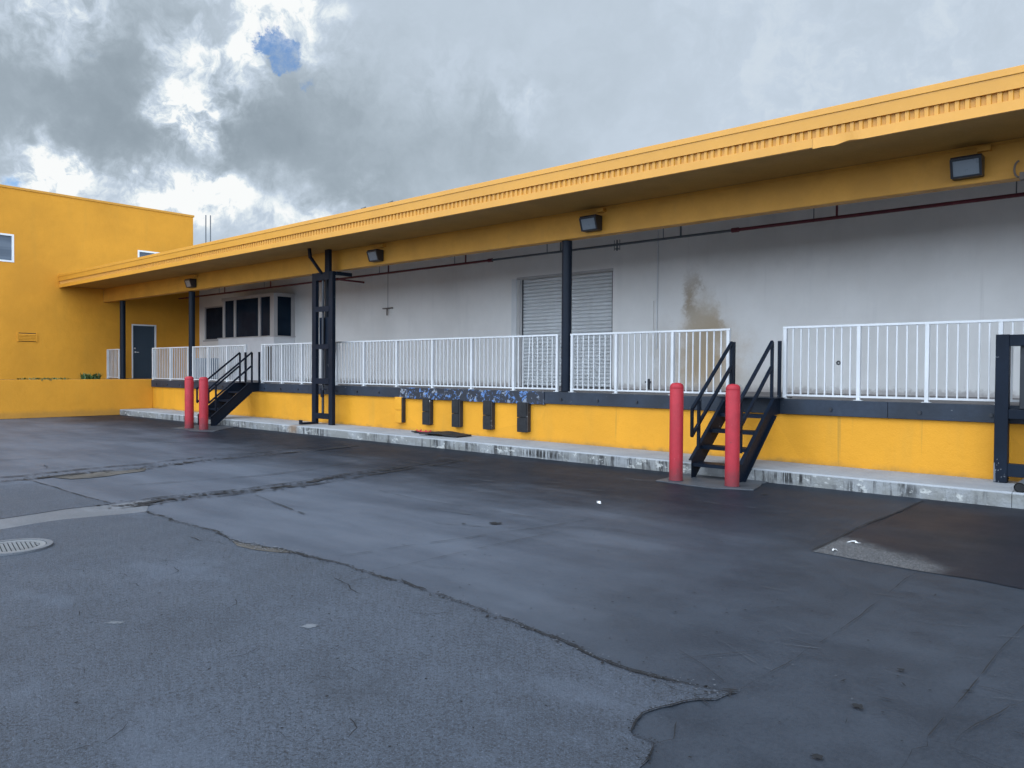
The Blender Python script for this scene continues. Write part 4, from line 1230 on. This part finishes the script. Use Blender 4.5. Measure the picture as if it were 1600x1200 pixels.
# ------------------------------------------------------------------ small things on the wall and dock
hk = thing('wall_tap', 'small rusty pipe cross fixed high on the white wall', 'pipe fitting', (-18.1, 14.86, 3.38))
MB().tube((-18.1, 14.87, 3.30), (-18.1, 14.87, 4.70), 0.010, n=8).build('pipe', M_frame, hk)
b_ = MB().box(-18.32, -17.87, 14.84, 14.885, 3.365, 3.40)
b_.tube((-18.1, 14.84, 3.17), (-18.1, 14.84, 3.36), 0.022, n=10)
b_.build('cross_arm', M_rust, hk)
ot = thing('pipe_stub', 'dark capped pipe stub low on the stained white wall', 'pipe', (-9.0, 14.8, 1.23))
MB().tube((-9.0, 14.87, ZD + 0.002), (-9.0, 14.87, 1.36), 0.035, n=12).build('stub', M_rod, ot)
MB().box(-9.06, -8.94, 14.80, 14.868, 1.27, 1.31).build('valve', M_rod, ot)
wv = MB()
for i in range(20):
    a, b = 2 * math.pi * i / 20, 2 * math.pi * (i + 1) / 20
    wv.tube((-4.90 + 0.03 * math.cos(a), 14.893, 1.712 + 0.03 * math.sin(a)), (-4.90 + 0.03 * math.cos(b), 14.893, 1.712 + 0.03 * math.sin(b)), 0.013, n=6, caps=False)
tag(wv.build('wall_ring', M_rod), 'small dark ring on the white wall behind the right railing', 'ring')

bn = thing('cabinet', 'grey blue metal cabinet standing on the dock behind the railing', 'cabinet', (-26.1, 13.2, ZD))
MB().box(-26.52, -25.70, 13.0, 13.5, ZD + 0.04, 1.90).build('body', M_bin, bn, 0.012)
MB().box(-26.48, -25.74, 12.985, 12.998, ZD + 0.10, 1.86).build('door', M_bin, bn, 0.003)
MB().box(-26.45, -25.78, 13.05, 13.45, ZD + 0.003, ZD + 0.039).build('plinth', M_dark, bn)
bp = thing('floor_vent', 'low dark louvre on the floor behind the leftmost long railing', 'vent', (-28.2, 13.6, ZD))
bm2 = MB()
for k in range(3):
    bm2.box(-28.45, -27.6, 14.72, 14.80, ZD + 0.01 + 0.09 * k, ZD + 0.07 + 0.09 * k)
bm2.build('louvre', M_bin, bp)
MB().box(-28.50, -27.55, 14.801, 14.88, ZD + 0.002, ZD + 0.29).build('box', M_dark, bp)

# rubber mat and straps on the kerb
def slab_noise(cx, cy, lx, ly, th, rot, z0, m, name, seed, lift=0.03):
    rr = random.Random(seed)
    nx, ny = 14, 6
    top, bot = [], []
    for j in range(ny + 1):
        for i in range(nx + 1):
            u, v = i / nx - 0.5, j / ny - 0.5
            ed = 0.02 * rr.uniform(-1, 1) if i in (0, nx) or j in (0, ny) else 0
            x, y = u * lx + ed, v * ly + ed * 0.6
            z = z0 + lift * (0.5 + 0.5 * math.sin(u * 5.0 + seed)) * (0.3 + abs(v)) + lift * 0.2 * rr.random()
            X = cx + x * math.cos(rot) - y * math.sin(rot)
            Y = cy + x * math.sin(rot) + y * math.cos(rot)
            top.append((X, Y, z + th))
            bot.append((X, Y, z))
    n = len(top)
    fs = []
    W = nx + 1
    for j in range(ny):
        for i in range(nx):
            a = j * W + i
            fs.append((a, a + 1, a + W + 1, a + W))
            fs.append((n + a, n + a + W, n + a + W + 1, n + a + 1))
    for i in range(nx):
        a = i; fs.append((a, n + a, n + a + 1, a + 1))
        a = ny * W + i; fs.append((a, a + 1, n + a + 1, n + a))
    for j in range(ny):
        a = j * W; fs.append((a, a + W, n + a + W, n + a))
        a = j * W + nx; fs.append((a, n + a, n + a + W, a + W))
    mb = MB()
    mb.add(top + bot, fs)
    return mb.build(name, m)
mt = slab_noise(-11.38, 10.86, 1.05, 0.48, 0.025, 0.12, ZK + 0.004, M_rubber, 'rubber_mat', 2, 0.05)
tag(mt, 'curled black rubber mat lying on the kerb below the bumpers', 'mat')
st = thing('strap_bundle', 'small black and red strap bundle on the kerb beside the black mat', 'strap', (-12.1, 10.95, ZK))
o = slab_noise(-12.1, 10.93, 0.62, 0.16, 0.02, 0.05, ZK + 0.004, M_rubber, 'webbing', 5, 0.03)
o.parent = st
o.matrix_parent_inverse = Matrix.Translation((12.1, -10.95, -ZK))
s_ = MB()
for cx, r in ((-12.22, 0.06), (-11.93, 0.07)):
    pts = [(cx + r * math.cos(a * 0.5), 10.90 + r * 0.6 * math.sin(a * 0.5), ZK + 0.055 + 0.02 * math.sin(a)) for a in range(11)]
    s_.path(pts, 0.012, 8)
s_.path([(-12.22, 10.88, ZK + 0.05), (-12.1, 10.86, ZK + 0.045), (-11.95, 10.88, ZK + 0.05)], 0.009, 6)
s_.build('red_strap', M_strap, st)

# ------------------------------------------------------------------ manhole, litter, roof odds and ends
mh = thing('manhole_cover', 'round iron manhole cover in the worn asphalt at the left edge', 'manhole cover', (-7.41, 2.04, 0))
def ring(mb, r0, r1, z0, z1, n=56):
    vs = []
    for r, z in ((r0, z0), (r0, z1), (r1, z1), (r1, z0)):
        vs += [(-7.41 + r * math.cos(2 * math.pi * i / n), 2.04 + r * math.sin(2 * math.pi * i / n), z) for i in range(n)]
    fs = []
    for k in range(3):
        fs += [(k * n + (i + 1) % n, k * n + i, (k + 1) * n + i, (k + 1) * n + (i + 1) % n) for i in range(n)]
    mb.add(vs, fs)
m_ = MB(); ring(m_, 0.300, 0.255, 0.005, 0.022); m_.build('rim', M_slab, mh)
m_ = MB(); ring(m_, 0.247, 0.205, 0.006, 0.018)
m_.build('lid_ring', M_iron, mh)
m_ = MB(); m_.lathe(-7.41, 2.04, [(0.252, 0.0055), (0.251, 0.008)], 40); m_.build('lid', M_crack, mh)
m_ = MB()
n = 11
for i in range(-n, n + 1):
    for j in range(-n, n + 1):
        x, y = i * 0.022, j * 0.022
        if (i + j) % 2 == 0 and x * x + y * y < 0.192 ** 2:
            ca, sa = math.cos(0.6), math.sin(0.6)
            X, Y = -7.41 + x * ca - y * sa, 2.04 + x * sa + y * ca
            m_.box(X - 0.010, X + 0.010, Y - 0.010, Y + 0.010, 0.0085, 0.0165)
o = m_.build('lid_studs', M_iron, mh)

def scrap(x, y, w, l, rot, label, seed, m=M_paper, lift=0.018):
    o = slab_noise(x, y, l, w, 0.002, rot, 0.005, m, 'paper_scrap', seed, lift)
    tag(o, label, 'litter', 'scraps of white litter on the asphalt')
scrap(-5.04, 7.26, 0.03, 0.13, 2.3, 'crumpled white paper strip on the dark asphalt in front of the near stairs', 11)
scrap(-2.20, 7.15, 0.025, 0.08, 0.3, 'white scrap beside the wide joint at the pale worn triangle', 14)
scrap(-2.22, 6.72, 0.02, 0.05, 1.3, 'small white scrap on the tip of the pale worn triangle', 15)
scrap(-4.78, 1.85, 0.035, 0.08, 0.6, 'pale flattened scrap on the worn asphalt below the manhole cover', 17, M_chip, 0.002)
scrap(-3.87, 2.60, 0.06, 0.07, 0.2, 'pale flattened scrap in the middle of the worn asphalt', 18, M_chip, 0.002)

for x, h, label in ((-29.74, 7.72, 'left thin pole standing on the roof beside the annex corner'), (-29.36, 7.66, 'right thin pole standing on the roof beside the annex corner')):
    t = thing('roof_pole', label, 'pole', (x, 15.04, 4.8), 'thin poles on the roof')
    MB().tube((x, 15.04, 4.82), (x, 15.04, h), 0.022, n=10).build('pole', M_greypipe, t)
    MB().box(x - 0.08, x + 0.08, 14.96, 15.12, 4.801, 4.819).build('base_plate', M_greypipe, t)
for x, label in ((-12.93, 'small grey vent nub on the canopy edge, left one of two'), (-12.06, 'small grey vent nub on the canopy edge, right one of two')):
    v_ = MB().tube((x, 9.95, 4.802), (x, 9.95, 4.90), 0.022, n=10)
    v_.tube((x - 0.05, 9.95, 4.895), (x + 0.09, 9.95, 4.905), 0.016, n=8)
    tag(v_.build('roof_vent', M_greypipe), label, 'vent', 'vent nubs on the canopy edge')

# ------------------------------------------------------------------ camera
cam_d = bpy.data.cameras.new('camera')
cam_d.sensor_width = 36.0
cam_d.lens = 36.0 * 1193.52 / 1600.0
cam_d.clip_end = 500
cam = bpy.data.objects.new('camera', cam_d)
COL.objects.link(cam)
R3 = Matrix(((0.750747, -0.016463, -0.660385), (0.66056, 0.009121, 0.750718), (0.006336, 0.999823, -0.017723)))
M4 = Matrix.Identity(4)
for i in range(3):
    M4[i][0], M4[i][1], M4[i][2] = R3[i][0], R3[i][1], -R3[i][2]
M4.translation = Vector((0, 0, 1.53))
cam.matrix_world = M4
scene.camera = cam

# ------------------------------------------------------------------ daylight: broken overcast, soft sun
SUN_AZ = Vector((-0.45, -0.75, 0.0)).normalized()
SUN_EL = math.radians(48)
sd = SUN_AZ * math.cos(SUN_EL) + Vector((0, 0, math.sin(SUN_EL)))
sun_d = bpy.data.lights.new('sun', 'SUN')
sun_d.energy = 0.7
sun_d.angle = math.radians(40)
sun_d.color = (1.0, 0.97, 0.93)
sun = bpy.data.objects.new('sun', sun_d)
COL.objects.link(sun)
sun.rotation_euler = (-sd).to_track_quat('-Z', 'Y').to_euler()

world = bpy.data.worlds.new('World')
scene.world = world
world.use_nodes = True
nt = world.node_tree
nt.nodes.clear()
g = G(nt)
sky = g.n('ShaderNodeTexSky', sky_type='NISHITA')
sky.sun_disc = False
sky.sun_elevation = SUN_EL
sky.sun_rotation = math.atan2(SUN_AZ.x, SUN_AZ.y)
sky.air_density = 1.0
sky.dust_density = 0.6
blue = g.mix(1.0, g.mix(1.0, sky.outputs[0], (0.085, 0.085, 0.085), 'MULTIPLY'), (1.15, 1.45, 1.75), 'MULTIPLY')
d = g.vmath('NORMALIZE', g.n('ShaderNodeTexCoord').outputs['Generated'])
dx, dy, dz = g.xyz(d)
# cloud noise lives on a flat layer overhead so that it foreshortens towards the horizon
inv = g.math('DIVIDE', 1.0, g.math('ADD', g.math('MAXIMUM', dz, 0.0), 0.30))
cmb = g.n('ShaderNodeCombineXYZ')
g.put(cmb.inputs[0], g.math('MULTIPLY', dx, inv))
g.put(cmb.inputs[1], g.math('MULTIPLY', dy, inv))
lay = cmb.outputs[0]
half = (0.5, 0.5, 0.5)
w1 = g.scale(g.vmath('SUBTRACT', g.noise(d, 5.5, 3, 0.6, 'Color'), half), 0.14)
w2 = g.scale(g.vmath('SUBTRACT', g.noise(d, 17.0, 10, 0.68, 'Color'), half), 0.090)
dw = g.vmath('NORMALIZE', g.vmath('ADD', d, g.vmath('ADD', w1, w2)))
def lumps(table, start):
    acc = start
    for x, y, z, k, a in table:
        t = g.vmath('DOT_PRODUCT', dw, (x, y, z), out=1)
        t = g.math('MULTIPLY_ADD', t, float(k), -float(k))
        t = g.math('EXPONENT', t)
        acc = g.math('MULTIPLY_ADD', t, a, acc)
    return acc
wd = g.vmath('ADD', d, g.scale(g.vmath('SUBTRACT', g.noise(d, 9.0, 4, 0.6, 'Color'), half), 0.10))
soft = g.math('SUBTRACT', g.noise(lay, 1.6, 7, 0.58), 0.5)
bil = g.noise(wd, 9.0, 12, 0.63)
bil2 = g.noise(wd, 24.0, 10, 0.62)
B = lumps([q for q in CLOUD_LUMPS if q[4] > 0], 0.0)
D = lumps([q for q in CLOUD_LUMPS if q[4] < 0], 0.0)
B = g.math('MULTIPLY', B, g.smooth(g.math('ADD', bil, g.math('MULTIPLY', g.math('SUBTRACT', bil2, 0.5), 0.6)), 0.36, 0.62, 0.22, 1.25))
L = g.math('ADD', g.math('ADD', SKY_BASE, g.math('MULTIPLY', soft, 0.24)), g.math('ADD', B, D))
act = g.smooth(g.math('SUBTRACT', B, D), 0.04, 0.25, 0.35, 1.0)
L = g.math('ADD', L, g.math('MULTIPLY', act, g.math('MULTIPLY', g.math('SUBTRACT', bil, 0.5), 0.42)))
L = g.math('ADD', L, g.math('MULTIPLY', act, g.math('MULTIPLY', g.math('SUBTRACT', bil2, 0.5), 0.16)))
cloud = g.ramp(g.math('MULTIPLY_ADD', L, 1 / 1.2, 0.2 / 1.2), [(0.0, (0.215, 0.265, 0.315)), (0.167, (0.27, 0.33, 0.385)), (0.383, (0.355, 0.425, 0.49)), (0.542, (0.45, 0.53, 0.61)), (0.717, (0.56, 0.65, 0.755)), (0.9, (0.78, 0.85, 0.89)), (1.0, (0.95, 0.97, 0.97))])
gm = g.math('ADD', lumps(BLUE_GAPS, 0.0), g.math('MULTIPLY', g.math('SUBTRACT', g.noise(wd, 20.0, 10, 0.66), 0.5), 3.0))
veil = g.noise(d, 30.0, 9, 0.7)
gap = g.math('MULTIPLY', g.smooth(gm, 0.45, 1.9), g.smooth(veil, 0.72, 0.38, 0.25, 0.95))
skycol = g.mix(gap, cloud, blue)
# unseen sky behind the viewer is boosted, added as fill for the walls
front = g.vmath('DOT_PRODUCT', d, tuple(Vector((0.30, -0.90, 0.18)).normalized()), out=1)
br = g.smooth(front, -0.25, 0.75, 1.0, BACK_GAIN)
skycol = g.mix(g.smooth(front, -0.25, 0.75), skycol, g.mix(1.0, skycol, (0.97, 1.0, 1.05), 'MULTIPLY'))
bg = g.n('ShaderNodeBackground')
g.put(bg.inputs['Color'], skycol)
g.put(bg.inputs['Strength'], br)
out = g.n('ShaderNodeOutputWorld')
nt.links.new(bg.outputs[0], out.inputs[0])

scene.cycles.use_denoising = True
vs_ = scene.view_settings
vs_.view_transform = 'Standard'
vs_.look = 'None'
vs_.exposure = 0.0
vs_.gamma = 1.0
